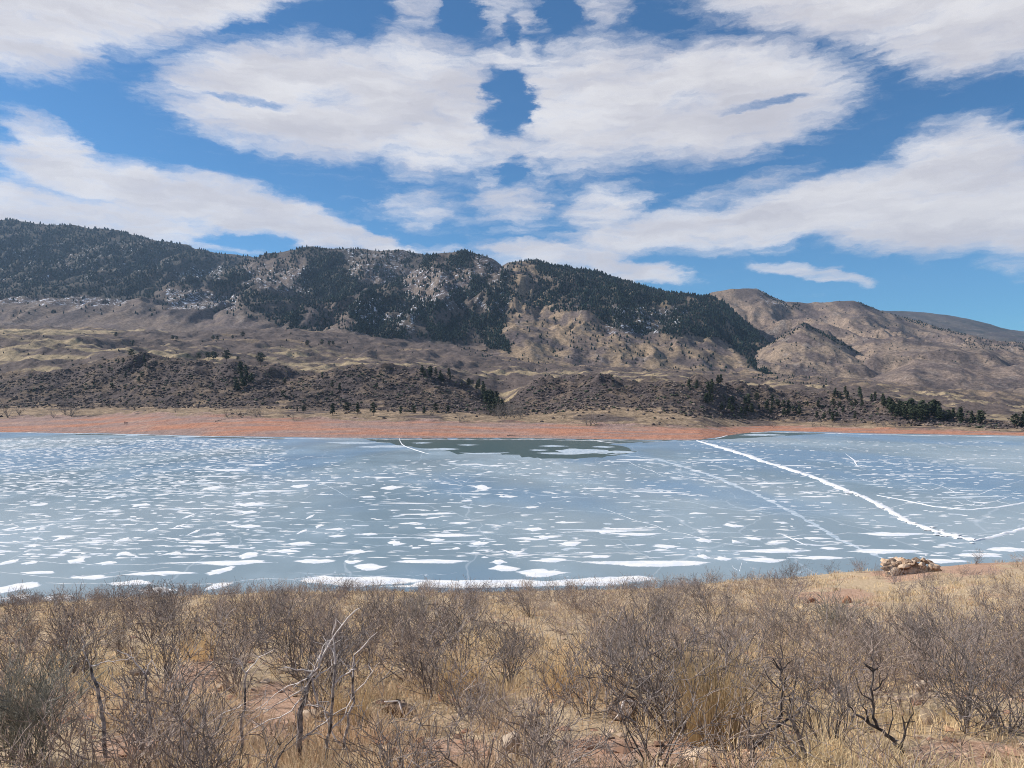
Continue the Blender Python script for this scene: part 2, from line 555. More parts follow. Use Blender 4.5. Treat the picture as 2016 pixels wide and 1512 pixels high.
shore_y = prof([(-500, 850), (0, 851), (200, 853), (400, 858), (600, 861), (850, 863), (1000, 862), (1200, 865), (1300, 866), (1380, 865.5), (1410, 861.5), (1440, 856.5), (1475, 852), (1530, 848.5), (1700, 853), (2016, 858), (2500, 862)])
wide = prof([(-500, 1), (1250, 1), (1500, .75), (1900, .36), (2500, .36)])
Y0 = lambda x: HC * F / (shore_y(x) - YH)
y1 = prof([(-500, 820), (0, 822), (300, 812), (450, 818), (600, 824), (900, 829), (1100, 833), (1280, 840), (1380, 842), (1440, 840), (1520, 838), (1600, 839), (1800, 845), (2016, 851), (2500, 855)])
y2 = prof([(-500, 800), (0, 800), (300, 800), (600, 801), (900, 810), (985, 816), (1060, 812), (1150, 800), (1300, 804), (1420, 820), (1500, 826), (1700, 833), (1900, 840), (2016, 843), (2500, 848)])
y3 = prof([(-500, 725), (0, 738), (60, 728), (120, 733), (200, 706), (260, 700), (350, 708), (470, 722), (600, 727), (730, 723), (850, 733), (900, 745), (940, 765), (978, 800), (992, 800), (1020, 772), (1060, 752), (1150, 745), (1300, 742), (1400, 750), (1500, 764), (1640, 776), (1700, 784), (1800, 800), (1930, 826), (1960, 832), (1990, 828), (2016, 815), (2500, 790)])
y5 = prof([(-500, 656), (0, 662), (150, 668), (300, 690), (600, 700), (900, 722), (1100, 738), (1300, 735), (1500, 750), (1700, 760), (1900, 785), (2016, 800), (2500, 810)])
y6 = prof([(-500, 636), (0, 642), (200, 646), (380, 655), (500, 645), (600, 648), (700, 660), (790, 672), (900, 682), (1060, 710), (1200, 722), (1500, 738), (1700, 748), (1850, 757), (2016, 762), (2500, 760)])
y7 = prof([(-500, 644), (380, 662), (500, 660), (900, 690), (1200, 725), (2016, 765), (2500, 765)])
px_b = np.arange(-420, 2440, 3.8)
base_lines = [
    (lambda x: YH + (HC + 1.2) * F / (Y0(x) - 8), lambda x: Y0(x) - 8),
    (shore_y, Y0),
    (y1, lambda x: Y0(x) + 100 * wide(x)),
    (y2, lambda x: Y0(x) + 190 * wide(x)),
    (y3, lambda x: Y0(x) + 340 * wide(x)),
    (lambda x: np.minimum(y3(x) + 14, 832), lambda x: Y0(x) + 520 * wide(x) + 60),
    (y5, 1620.0),
    (y6, 2200.0),
    (y7, 2650.0),
]
base = Land(px_b, base_lines, [3, 34, 26, 74, 24, 60, 66, 20], 2, [0, 0, .8, 1.5, 22, 12, 17, 15, 6], (110, 190, 38), 11)
base.z = np.where(base.T > 1.6, np.maximum(base.z, 1.2), base.z)
_wg = .05 * fbm(base.X / 18, base.Y / 12, 3, 811)
base.z = base.z + 1.5 * sstep(base.T + _wg, 1.93, 1.965) * (1 - sstep(base.T, 2.1, 2.7)) * sstep(fbm(base.X / 70, base.Y * 0, 3, 812), -.15, .15) * (1 - sstep(base.PX, 1280, 1360) * (1 - sstep(base.PX, 1460, 1540)))
_tr = (base.T - 1) * 9 + .6 * fbm(base.X / 60, base.Y / 60, 3, 813)
base.z = base.z + np.where((base.T > 1.05) & (base.T < 1.95), .22 * (sstep(_tr - np.floor(_tr), 0, .3) - (_tr - np.floor(_tr))), 0)
base.rowpx_cache = base.rowpx()


def base_color():
    X, Y, T, PX = base.X, base.Y, base.T, base.PX
    py = base.rowpx_cache
    streak = fbm(X / 90, Y / 16, 5, 3)
    patch = fbm(X / 60, Y / 60, 5, 4)
    fine = fbm(X / 14, Y / 14, 3, 5)
    wig = fbm(X / 25, Y / 10, 4, 6)
    # beach: warm red in the middle, mauve to the left and at the top
    tb = np.clip(T - 1, 0, 1)
    redness = sstep(streak * .9 + .55 - .5 * np.abs(tb - .35) + .15 * np.sin(PX / 210.0) + .30 * sstep(PX, 250, 1000) - .22, .10, .75)
    beach = lerp(np.broadcast_to(MAUVE, X.shape + (3,)), RED, redness)
    beach = lerp(beach, PINK, sstep(fbm(X / 80, Y / 9, 4, 8), .0, .55) * .7)
    bench = lerp(np.broadcast_to(TAN, X.shape + (3,)), BROWN, sstep(patch + .4 * streak, .02, .30))
    slope = lerp(np.broadcast_to(BRUSH, X.shape + (3,)), TAN * .72, sstep(patch + .7 * fine + .3 * wig, -.10, .34) * .48)
    plain = lerp(np.broadcast_to(STRAWC * .92, X.shape + (3,)), BROWN, sstep(fbm(X / 260, Y / 50, 5, 21) + .30 * sstep(T, 4.8, 5.4) - .06, .02, .22))
    ridge = lerp(np.broadcast_to(BROWN, X.shape + (3,)), TAN, sstep(fbm(X / 340, Y / 60, 5, 31) + .16 * sstep(PX, 1000, 1500) - .04, .12, .34) * .8)
    c = beach
    c = lerp(c, bench, sstep(T + .35 * wig, 1.88, 2.05))
    c = lerp(c, slope, sstep(T + .5 * wig + .25 * patch, 2.8, 3.05))
    c = lerp(c, plain, sstep(T + .35 * wig, 4.25, 4.7))
    c = lerp(c, ridge, sstep(T + .3 * wig, 6.05, 6.3))
    # long light meadow band to the left, under the brown rise
    band = sstep(fbm(X / 220, Y / 200, 3, 41) * 12 + 6 - np.abs(py - (652 + .0 * PX)), 0, 4) * (PX < 330) * (T > 5)
    c = lerp(c, STRAWC, band)
    a = np.where(T < 1.95, -2.0, np.where(T > 4.3, -1.5, -1.15))
    return np.concatenate([c, a[..., None]], -1)


hills = base.build('hills', base_color())
tag(hills, 'red beach, brushy front slope and dry grassland across the lake', kind='structure')

# ---- mountains
SNOWP = [
    ([(470, 520), (620, 520), (620, 580), (470, 580)], .42), ([(670, 482), (820, 482), (800, 560), (690, 560)], .44),
    ([(790, 520), (1000, 520), (1000, 620), (790, 620)], .41), ([(700, 590), (830, 590), (800, 668), (690, 668)], .48), ([(930, 490), (1000, 500), (1000, 545), (930, 540)], .42),
    ([(-300, 582), (260, 582), (260, 606), (-300, 606)], .46), ([(320, 565), (470, 575), (470, 612), (320, 612)], .5), ([(340, 520), (440, 520), (440, 555), (340, 555)], .46),
    ([(-300, 470), (340, 470), (340, 560), (-300, 560)], .36), ([(1485, 562), (1565, 570), (1560, 612), (1485, 600)], .44), ([(1190, 600), (1360, 600), (1340, 662), (1190, 662)], .45),
    ([(600, 640), (780, 640), (760, 670), (600, 670)], .28), ([(1000, 560), (1100, 560), (1100, 640), (1000, 640)], .22),
]
FOREST = [
    ([(-400, 380), (480, 480), (480, 590), (-400, 590)], .95),
    ([(-400, 586), (300, 586), (330, 625), (-400, 630)], .07),
    ([(300, 560), (480, 560), (560, 640), (430, 615), (300, 600)], .35),
    ([(430, 480), (880, 470), (880, 600), (600, 640), (480, 600)], .72),
    ([(480, 520), (590, 505), (620, 575), (500, 585)], .28), ([(590, 490), (690, 500), (700, 600), (600, 580)], 1.0), ([(690, 484), (800, 486), (790, 560), (700, 560)], .42),
    ([(480, 590), (560, 590), (640, 660), (560, 650)], .55),
    ([(600, 600), (700, 570), (800, 540), (860, 480), (1000, 480), (1010, 680), (880, 670), (760, 670), (640, 640)], .72),
    ([(590, 605), (690, 590), (700, 640), (620, 660), (590, 640)], .16), ([(690, 600), (790, 570), (800, 640), (720, 650)], .8),
    ([(800, 528), (920, 528), (925, 560), (860, 590), (790, 575)], .18), ([(925, 500), (985, 515), (985, 548), (930, 540)], .2),
    ([(850, 615), (890, 615), (890, 640), (850, 640)], .1), ([(770, 640), (820, 630), (920, 655), (925, 690), (880, 680), (800, 665)], .75),
    ([(960, 560), (1000, 560), (1000, 700), (960, 690)], .9), ([(985, 630), (1050, 670), (1050, 690), (960, 660)], .9),
    ([(985, 480), (1560, 540), (1560, 760), (985, 640)], .9),
    ([(1000, 510), (1060, 520), (1070, 640), (1000, 630)], .22), ([(1060, 545), (1140, 545), (1140, 620), (1060, 620)], .45),
    ([(1000, 618), (1150, 612), (1230, 655), (1300, 660), (1420, 668), (1480, 720), (1560, 770), (1000, 790)], .035),     ([(1395, 540), (1430, 580), (1470, 634), (1505, 672), (1500, 690), (1440, 676), (1395, 655)], .92), ([(1490, 670), (1510, 676), (1555, 724), (1545, 742), (1500, 700)], .4),
]


def warp(x, y):
    return x + 26 * fbm(x / 70, y / 45, 4, 501), y + 11 * fbm(x / 60, y / 40, 4, 502)


def forest_mask(x, y):
    x, y = warp(x, y)
    d = np.zeros(x.shape)
    for poly, v in FOREST:
        d = np.where(in_poly(x, y, poly), v, d)
    return d


def snow_mask(x, y):
    x, y = warp(x, y)
    d = np.full(x.shape, -.4)
    for poly, v in SNOWP:
        d = np.where(in_poly(x, y, poly), v, d)
    return d


def blur2(a, k):
    for _ in range(k):
        b = np.pad(a, 1, mode='edge')
        a = (b[:-2, 1:-1] + b[2:, 1:-1] + b[1:-1, :-2] + b[1:-1, 2:] + 2 * a) / 6
    return a


def mount_color(L, c1, c2, scale=1.0, snow=True, bare=0.0):
    py = L.rowpx()
    n = fbm(L.X / (130 * scale), L.Y / (130 * scale), 5, 71)
    n2 = fbm(L.X / 30, L.Y / 60, 4, 72)
    c = lerp(np.broadcast_to(c1, L.X.shape + (3,)), c2, sstep(n + .5 * n2, -.12, .30))
    c = lerp(c, ROCKC, sstep(fbm(L.X / 45, L.Y / 70, 4, 73), .22, .45) * .7)
    c = lerp(c, np.array((.095, .075, .072)), sstep(fbm(L.X / 170, L.Y / 300, 4, 76), .12, .30) * .75)
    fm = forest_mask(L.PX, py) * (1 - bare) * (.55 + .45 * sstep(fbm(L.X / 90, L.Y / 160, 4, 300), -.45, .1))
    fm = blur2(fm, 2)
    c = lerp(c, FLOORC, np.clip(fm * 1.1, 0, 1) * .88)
    a = blur2(snow_mask(L.PX, py), 3) if snow else np.full(L.X.shape, -1.0)
    return np.concatenate([c, a[..., None]], -1)


def prof_end(pts, ends):
    """skyline with its two ends dropping away"""
    return prof(pts)


mountains = []


def mountain(name, label, x0, x1, step, lines, rows, smooth, amp, waves, seed, c1, c2, scale=1.0, snow=True, bare=0.0):
    L = Land(np.arange(x0, x1, step), lines, rows, smooth, amp, waves, seed)
    o = L.build('mountain', mount_color(L, c1, c2, scale, snow, bare))
    tag(o, label, kind='structure')
    mountains.append(L)
    return L


PURP = np.array((.13, .10, .09)); GREYT = np.array((.175, .132, .105))
A = mountain('mountain', 'long dark forested mountain on the left, bluish with haze', -420, 600, 3,
             [(665, 2450.0), (prof([(-420, 600), (0, 596), (130, 598), (250, 594), (380, 602), (430, 606), (480, 622), (600, 660)]), 3050.0), (prof([(-420, 590), (300, 585), (480, 605), (600, 640)]), 3350.0),
              (prof([(-420, 500), (0, 520), (300, 535), (440, 560), (600, 600)]), 4300.0),
              (prof([(-420, 392), (0, 428), (60, 434), (100, 440), (200, 446), (300, 466), (370, 483), (430, 496), (480, 502), (540, 512), (600, 540)]), 5200.0),
              (prof([(-420, 480), (0, 500), (430, 560), (600, 600)]), 6200.0)],
             [34, 14, 34, 36, 8], 2, [4, 60, 50, 140, 18, 10], (300, 1000, 160), 101, GREYT, PURP)
B = mountain('mountain', 'rounded mountain with scattered pines and snow left of the centre', 420, 960, 2.5,
             [(690, 2380.0), (prof([(420, 640), (480, 622), (560, 640), (640, 650), (760, 655), (960, 670)]), 2750.0), (prof([(420, 580), (480, 570), (600, 590), (700, 580), (960, 600)]), 3350.0),
              (prof([(420, 530), (480, 515), (530, 498), (600, 486), (700, 489), (780, 491), (850, 503), (960, 530)]), 4200.0),
              (prof([(420, 600), (600, 540), (960, 600)]), 5000.0)],
             [30, 40, 50, 8], 2, [4, 30, 125, 20, 10], (340, 1100, 150), 131, GREYT, PURP)
C = mountain('mountain', 'dark craggy mountain with snowy rock faces in the centre', 545, 1070, 2.5,
             [(prof([(545, 690), (1070, 735)]), 2250.0), (prof([(545, 665), (700, 660), (800, 664), (900, 690), (1070, 715)]), 2420.0), (prof([(545, 640), (600, 612), (700, 605), (800, 590), (870, 585), (960, 600), (1070, 640)]), 2850.0),
              (prof([(545, 660), (570, 640), (600, 608), (640, 590), (700, 575), (750, 565), (800, 545), (835, 515), (860, 500), (885, 494), (930, 495), (960, 503), (985, 520), (1010, 560), (1070, 650)]), 3500.0),
              (prof([(545, 700), (700, 640), (900, 560), (1070, 700)]), 4100.0)],
             [16, 44, 60, 8], 2, [3, 26, 120, 20, 10], (270, 900, 120), 161, GREYT, PURP)
D = mountain('mountain', 'dark pine covered mountain right of the centre above tan foothills', 960, 1640, 2.5,
             [(prof([(960, 730), (1200, 745), (1400, 755), (1640, 775)]), 1950.0), (prof([(960, 690), (1040, 690), (1200, 712), (1400, 735), (1560, 755), (1640, 770)]), 2150.0), (prof([(960, 640), (1000, 628), (1150, 625), (1300, 655), (1400, 668), (1480, 705), (1560, 740), (1640, 765)]), 2600.0),
              (prof([(960, 560), (1000, 545), (1100, 560), (1300, 610), (1420, 645), (1480, 672), (1520, 700), (1560, 728), (1640, 765)]), prof([(960, 3100), (1400, 3000), (1560, 2700), (1640, 2650)])),
              (prof([(960, 545), (985, 524), (1000, 516), (1060, 512), (1130, 521), (1200, 541), (1280, 568), (1350, 577), (1400, 578), (1425, 588), (1450, 612), (1480, 642), (1520, 680), (1560, 718), (1640, 765)]), prof([(960, 3700), (1400, 3500), (1560, 2900), (1640, 2700)])),
              (prof([(960, 640), (1200, 600), (1450, 680), (1640, 770)]), 4300.0)],
             [18, 40, 30, 44, 8], 2, [3, 26, 55, 95, 15, 8], (260, 800, 110), 191, TAN, PURP)
E = mountain('mountain', 'bald tan hills with a few dark tree lines on the right', 1360, 2440, 3,
             [(780, prof([(1360, 3000), (1560, 2900), (1720, 1900)])), (prof([(1360, 735), (1500, 740), (1700, 745), (1850, 735), (2016, 745), (2440, 750)]), prof([(1360, 3150), (1560, 3050), (1720, 2250)])), (prof([(1360, 700), (1480, 690), (1600, 690), (1700, 705), (1850, 690), (2016, 720), (2440, 735)]), prof([(1360, 3300), (1560, 3200), (1720, 2500)])),
              (prof([(1360, 712), (1480, 702), (1600, 702), (1700, 716), (1850, 702), (2016, 730), (2440, 742)]), prof([(1360, 3380), (1560, 3280), (1720, 2640)])),
              (prof([(1360, 650), (1480, 650), (1540, 636), (1590, 625), (1640, 640), (1700, 662), (1850, 670), (2016, 690), (2440, 715)]), prof([(1360, 3500), (1560, 3400), (1720, 3000)])), (prof([(1360, 652), (1500, 655), (1590, 650), (1680, 664), (1850, 684), (2016, 700), (2440, 722)]), prof([(1360, 3680), (1560, 3580), (1720, 3250)])),
              (prof([(1360, 590), (1400, 574), (1440, 566), (1490, 565), (1520, 580), (1545, 592), (1600, 592), (1680, 590), (1720, 603), (1760, 616), (1800, 629), (1850, 643), (1900, 655), (1960, 668), (2016, 678), (2440, 705)]), 4200.0),
              (prof([(1360, 660), (1680, 640), (2016, 690), (2440, 720)]), 4700.0)],
             [18, 24, 8, 34, 10, 44, 8], 2, [3, 34, 60, 26, 34, 115, 16, 8], (420, 900, 150), 221, np.array((.255, .188, .14)), PURP, 1.4, True, .9)
Fm = mountain('mountain', 'farthest brown mountain shoulder at the right edge', 1690, 2440, 5,
              [(720, 4800.0), (prof([(1690, 650), (2016, 668), (2440, 680)]), 6200.0), (prof([(1690, 616), (1740, 609), (1800, 612), (1860, 618), (1930, 632), (1990, 648), (2060, 660), (2440, 672)]), 7600.0), (690, 8400.0)],
              [20, 40, 8], 2, [5, 30, 10, 8], (500, 1500, 250), 251, np.array((.12, .10, .085)), np.array((.06, .062, .055)), 2.0, False, 1.0)


G = mountain('mountain', 'low tan knoll with dark pines along its pointed crest', 1440, 1775, 2.5,
             [(785, 2150.0), (prof([(1440, 745), (1500, 722), (1600, 716), (1700, 728), (1775, 745)]), 2350.0), (prof([(1440, 735), (1490, 690), (1540, 655), (1585, 634), (1630, 650), (1690, 690), (1775, 740)]), 2800.0), (prof([(1440, 750), (1585, 665), (1775, 755)]), 3050.0)],
             [24, 50, 14], 2, [3, 24, 12, 8], (150, 420, 80), 271, np.array((.27, .20, .145)), PURP, 1.0, True, .9)
Hm = mountain('mountain', 'broad brown hump in front of the bald hills at the right', 1650, 2440, 3,
              [(800, 1850.0), (prof([(1650, 775), (1800, 745), (2016, 765), (2440, 765)]), 2050.0), (prof([(1650, 768), (1720, 735), (1800, 708), (1870, 706), (1950, 724), (2016, 716), (2120, 700), (2440, 735)]), 2400.0), (prof([(1650, 780), (1840, 735), (2440, 755)]), 2650.0)],
              [24, 50, 14], 2, [3, 22, 12, 8], (180, 420, 80), 281, np.array((.20, .15, .12)), PURP, 1.2, False, 1.0)


# ---- far forests: thousands of pines joined, one mass per mountain
def spindle(rng, n, H, Rr):
    """unit conifer: ragged double cone, returns verts (n, k, 3), faces"""
    m = 5
    ang = np.arange(m) * 2 * np.pi / m
    rings = [(.08, .8), (.30, 1.0), (.66, .62)]
    V = []
    for (h, r) in rings:
        rr = r * (1 + .45 * (rng.random((n, m)) - .5)) * Rr[:, None]
        a = ang[None] + rng.random((n, 1)) * 2
        V.append(np.stack([rr * np.cos(a), rr * np.sin(a), (h + .07 * (rng.random((n, m)) - .5)) * H[:, None]], -1))
    top = np.stack([np.zeros(n), np.zeros(n), H], -1)[:, None, :]
    V = np.concatenate(V + [top], 1)
    F_ = []
    for k in range(len(rings) - 1):
        for i in range(m):
            a, b_ = k * m + i, k * m + (i + 1) % m
            F_ += [(a, b_, b_ + m), (a, b_ + m, a + m)]
    k = (len(rings) - 1) * m
    F_ += [(k + i, k + (i + 1) % m, len(rings) * m) for i in range(m)]
    return V, np.array(F_)


def clump(rng, n, H, Rr):
    m = 5
    ang = np.arange(m) * 2 * np.pi / m
    V = []
    for (h, r) in ((0.0, .85), (.55, 1.0)):
        rr = r * (1 + .6 * (rng.random((n, m)) - .5)) * Rr[:, None]
        a = ang[None] + rng.random((n, 1)) * 2
        V.append(np.stack([rr * np.cos(a), rr * np.sin(a), (h + .3 * (rng.random((n, m)) - .5) * (h > 0)) * H[:, None]], -1))
    top = np.stack([np.zeros(n), np.zeros(n), H], -1)[:, None, :]
    V = np.concatenate(V + [top], 1)
    F_ = []
    for i in range(m):
        j = (i + 1) % m
        F_ += [(i, j, m + j), (i, m + j, m + i), (m + i, m + j, 2 * m)]
    return V, np.array(F_)


def joined(name, pts, H, Rr, cols, shape, rng, mat=None, sink=.3):
    V, Fc = shape(rng, len(pts), H, Rr)
    k = V.shape[1]
    V = V + (pts - np.array((0, 0, 1)) * sink)[:, None, :]
    faces = (Fc[None] + (np.arange(len(pts)) * k)[:, None, None]).reshape(-1, 3)
    C4 = np.concatenate([np.repeat(cols[:, None, :], k, 1), np.ones((len(pts), k, 1))], -1)
    return link(name, poly_mesh(name, V.reshape(-1, 3), faces, C4.reshape(-1, 4)), mat or M_TREES)


def dens_forest(x, y, p, ri):
    d = forest_mask(x, y) * np.where(snow_mask(x, y) > .38, .6, 1.0)
    gap = sstep(fbm(p[:, 0] / 90, p[:, 1] / 160, 4, 300), -.45, .1)
    return np.where(d > .85, d * (.30 + .70 * gap), d * gap * gap)


def forest(L, n, label, dens, seed, hmin=7, hmax=14):
    rng = np.random.default_rng(seed)
    p, ox, oy = L.scatter(n, dens, rng)
    H = (hmin + (hmax - hmin) * rng.random(len(p)) ** 1.3) * np.clip(p[:, 1] / np.percentile(p[:, 1], 70), .5, 1.0); Rr = H * (.22 + .11 * rng.random(len(p)))
    cols = np.array((.013, .023, .018)) * (.6 + .9 * rng.random((len(p), 1))) * (1 + .5 * fbm(p[:, 0] / 110, p[:, 1] / 200, 3, 410))[:, None] * (1 + .25 * (rng.random((len(p), 3)) - .5))
    tag(joined('pine_forest', p, H, Rr, cols, spindle, rng, sink=1.0), label, kind='stuff')


forest(A, 10500, 'dense dark pine forest over the long left mountain', dens_forest, 1, 13, 22)
forest(B, 6200, 'pine forest on the rounded mountain left of the centre', dens_forest, 2, 10, 18)
forest(C, 7200, 'pine forest on the craggy central mountain', dens_forest, 3, 9, 16)
forest(D, 8600, 'dense pine forest on the mountain right of the centre', dens_forest, 4, 9, 16)


def dens_e(x, y, p, ri):
    d = np.full(x.shape, .012)
    for a_, b_ in (((1490, 566), (1552, 606)), ((1548, 608), (1575, 600)), ((1690, 596), (1765, 620)), ((1760, 620), (1850, 646)), ((1850, 646), (1960, 672)), ((1690, 596), (1760, 618))):
        t = np.clip((x - a_[0]) / (b_[0] - a_[0]), 0, 1)
        yy = a_[1] + t * (b_[1] - a_[1])
        ins = (x >= a_[0]) & (x <= b_[0])
        d = np.maximum(d, np.where(ins, sstep(-(np.abs(y - yy)), -7, -1) * 1.0, 0))
    d = np.where(in_poly(x, y, [(1560, 668), (1620, 668), (1600, 690), (1640, 720), (1620, 725), (1570, 690)]), .7, d)
    d = np.where(in_poly(x, y, [(1890, 660), (2030, 662), (2030, 690), (1890, 690)]), .14, d)
    return d


def dens_g(x, y, p, ri):
    d = np.full(x.shape, .02)
    for a_, b_ in (((1480, 694), (1585, 636)), ((1585, 636), (1690, 692))):
        t = np.clip((x - a_[0]) / (b_[0] - a_[0]), 0, 1)
        yy = a_[1] + t * (b_[1] - a_[1])
        d = np.maximum(d, np.where((x >= a_[0]) & (x <= b_[0]), sstep(-np.abs(y - yy - 3), -7, -1), 0))
    return d


forest(G, 260, 'dark pines along the crest of the tan knoll', dens_g, 15, 6, 10)
forest(E, 1700, 'thin lines and dots of pines on the bald tan hills', dens_e, 5, 6, 11)


def dens_bt(x, y, p, ri):
    d = np.where((y > 640) & (y < 760), .03, 0) * sstep(fbm(p[:, 0] / 120, p[:, 1] / 90, 3, 330), .0, .3)
    d = np.maximum(d, np.where(in_poly(x, y, [(890, 680), (1000, 690), (1060, 710), (1000, 712), (900, 695)]), .3, 0))
    d = np.maximum(d, np.where(in_poly(x, y, [(1480, 735), (1640, 745), (1640, 765), (1480, 750)]), .25, 0))
    return d


forest(base, 520, 'small scattered pines dotting the far grassland', dens_bt, 6, 4, 8)


# ---- brush: low scrub, uncountable
def dens_brush(x, y, p, ri):
    T = np.interp(ri, range(len(base.t)), base.t)
    n = fbm(p[:, 0] / 45, p[:, 1] / 45, 4, 340)
    d = np.where((T > 2.75) & (T < 4.3), .30 + .70 * sstep(n, -.2, .2), 0)
    d = np.maximum(d, np.where((T > 2.0) & (T <= 2.75), .10 * sstep(n, 0, .3), 0))
    d = np.maximum(d, np.where(T >= 4.3, .10 * sstep(n, .0, .3), 0))
    return d


def brush():
    rng = np.random.default_rng(9)
    p, ox, oy = base.scatter(17500, dens_brush, rng, 200000)
    H = .6 + 1.9 * rng.random(len(p)) ** 1.8; Rr = H * (.6 + .5 * rng.random(len(p)))
    base_c = np.where(rng.random((len(p), 1)) < .6, np.array((.09, .07, .065)), np.array((.16, .125, .105)))
    base_c = np.where(rng.random((len(p), 1)) < .12, np.array((.06, .068, .042)), base_c)
    cols = base_c * (.6 + .8 * rng.random((len(p), 1)))
    tag(joined('brush', p, H, Rr, cols, clump, rng), 'purple brown scrub covering the front slope across the lake', kind='stuff')


brush()

# ------------------------------------------------------------------ lake
def ring_plane(name, x0, x1, yy0, yy1, z, mat, nx=2, ny=2):
    xs = np.linspace(x0, x1, nx); ys = np.linspace(yy0, yy1, ny)
    P = np.stack([np.broadcast_to(xs[None], (ny, nx)), np.broadcast_to(ys[:, None], (ny, nx)), np.full((ny, nx), z)], -1)
    return link(name, grid_mesh(name, P), mat)


lake = ring_plane('lake_ice', -1500, 1500, 70, 900, 0.0, M_ICE)
tag(lake, 'grey blue frozen surface of the lake', kind='structure')
bed = ring_plane('ground', -9500, 9500, -600, 9500, -6.0, M_LAND)
tag(bed, 'low dry land under and around the lake', kind='structure')


def on_ice(px, py, z=0.0):
    Y = (HC - z) * F / (py - YH)
    return Vector((Y * (px - 1008) / F, Y, z))


def px_poly(pts, wob=0.0, seed=0):
    """closed outline given in photo pixels -> points on the ice, with a wobbly edge"""
    P = np.array(pts, float)
    rng = np.random.default_rng(seed)
    out = []
    for i in range(len(P)):
        a, b_ = P[i], P[(i + 1) % len(P)]
        n = max(2, int(abs(b_[0] - a[0]) / 12) + 1)
        for k in range(n):
            q = a + (b_ - a) * k / n
            out.append(q + np.array((rng.normal() * wob * 3, rng.normal() * wob)))
    return [on_ice(*q) for q in out]


def flat_poly(name, pts, z, mat):
    import bmesh
    bm = bmesh.new()
    vs = [bm.verts.new((p.x, p.y, z)) for p in pts]
    f = bm.faces.new(vs)
    if f.normal.z < 0:
        f.normal_flip()
    bm.normal_update()
    if bm.faces[:] and bm.faces[:][0].normal.z < 0:
        bmesh.ops.reverse_faces(bm, faces=bm.faces)
    bmesh.ops.triangulate(bm, faces=bm.faces)
    me = bpy.data.meshes.new(name)
    bm.to_mesh(me); bm.free()
    return link(name, me, mat)


o = flat_poly('open_water', px_poly([(700, 863), (850, 863.8), (1000, 863), (1200, 866), (1320, 867.3), (1270, 871), (1200, 874), (1230, 880), (1255, 889), (1210, 898), (1130, 903), (1060, 902), (1010, 895), (950, 892), (905, 893), (860, 884), (800, 880), (770, 874), (730, 868)], 1.0, 1), .004, M_WATER)
tag(o, 'dark green open water along the middle of the far shore', kind='structure')
o = flat_poly('open_water', px_poly([(1425, 860), (1440, 855), (1480, 851.5), (1560, 851), (1640, 853), (1560, 857), (1500, 861), (1420, 865), (1340, 868.5), (1330, 867.5), (1400, 864.5)], .25, 2), .004, M_WATER)
tag(o, 'dark open water in the small inlet behind the beach point', kind='structure')
o = flat_poly('open_water', px_poly([(140, 853.5), (200, 854.3), (400, 859.3), (560, 862), (560, 865), (420, 862), (300, 858.2), (150, 856)], .25, 3), .004, M_WATER)
tag(o, 'narrow dark water strip along the left far shore', kind='structure')


# frosted floes inside the open water
def blob(rng, n=18, jag=.22):
    a = np.arange(n) * 2 * np.pi / n
    r = np.ones(n)
    for k in range(1, 6):
        r += jag / k ** .7 * rng.normal() * np.cos(k * a + rng.random() * 7)
    r = np.clip(r, .3, 2)
    return np.cos(a) * r, np.sin(a) * r


def patch_mesh(px, py, w, h, rng, thick=.05, jag=.22, tilt=0.0, n=18, z0=0.0):
    """low drift lying on the ice: irregular outline, bevelled rim, slightly raised middle"""
    x, y = blob(rng, n, jag)
    y = y * (1 - .5 * np.clip(np.abs(x), 0, 1) ** 1.5) * (1 + .16 * rng.normal(size=n)) + .35 * rng.normal() * x * x
    x = x * (1 + .07 * rng.normal(size=n))
    y = y + tilt * x
    c = on_ice(px, py)
    mx = c.y / F; my = c.y ** 2 / (HC * F)
    X, Yd = x * w * .5 * mx, -y * h * .5 * my
    rim = np.stack([X, Yd, np.full(n, z0 - .01)], -1)
    mid = np.stack([X * .72, Yd * .72, np.full(n, z0 + thick * .8)], -1)
    V = np.concatenate([rim, mid, [[0, 0, z0 + thick]]])
    faces = []
    for i in range(n):
        j = (i + 1) % n
        faces += [(i, n + i, n + j), (i, n + j, j), (n + i, 2 * n, n + j)]
    faces = np.array(faces)[:, ::1]
    # upward winding
    a, b_, d = V[faces[2]]
    if np.cross(b_ - a, d - a)[2] < 0:
        faces = faces[:, ::-1]
    return V, faces, c


def edge_col(n):
    c = np.ones((2 * n + 1, 4)); c[:n, :3] = 0
    return c


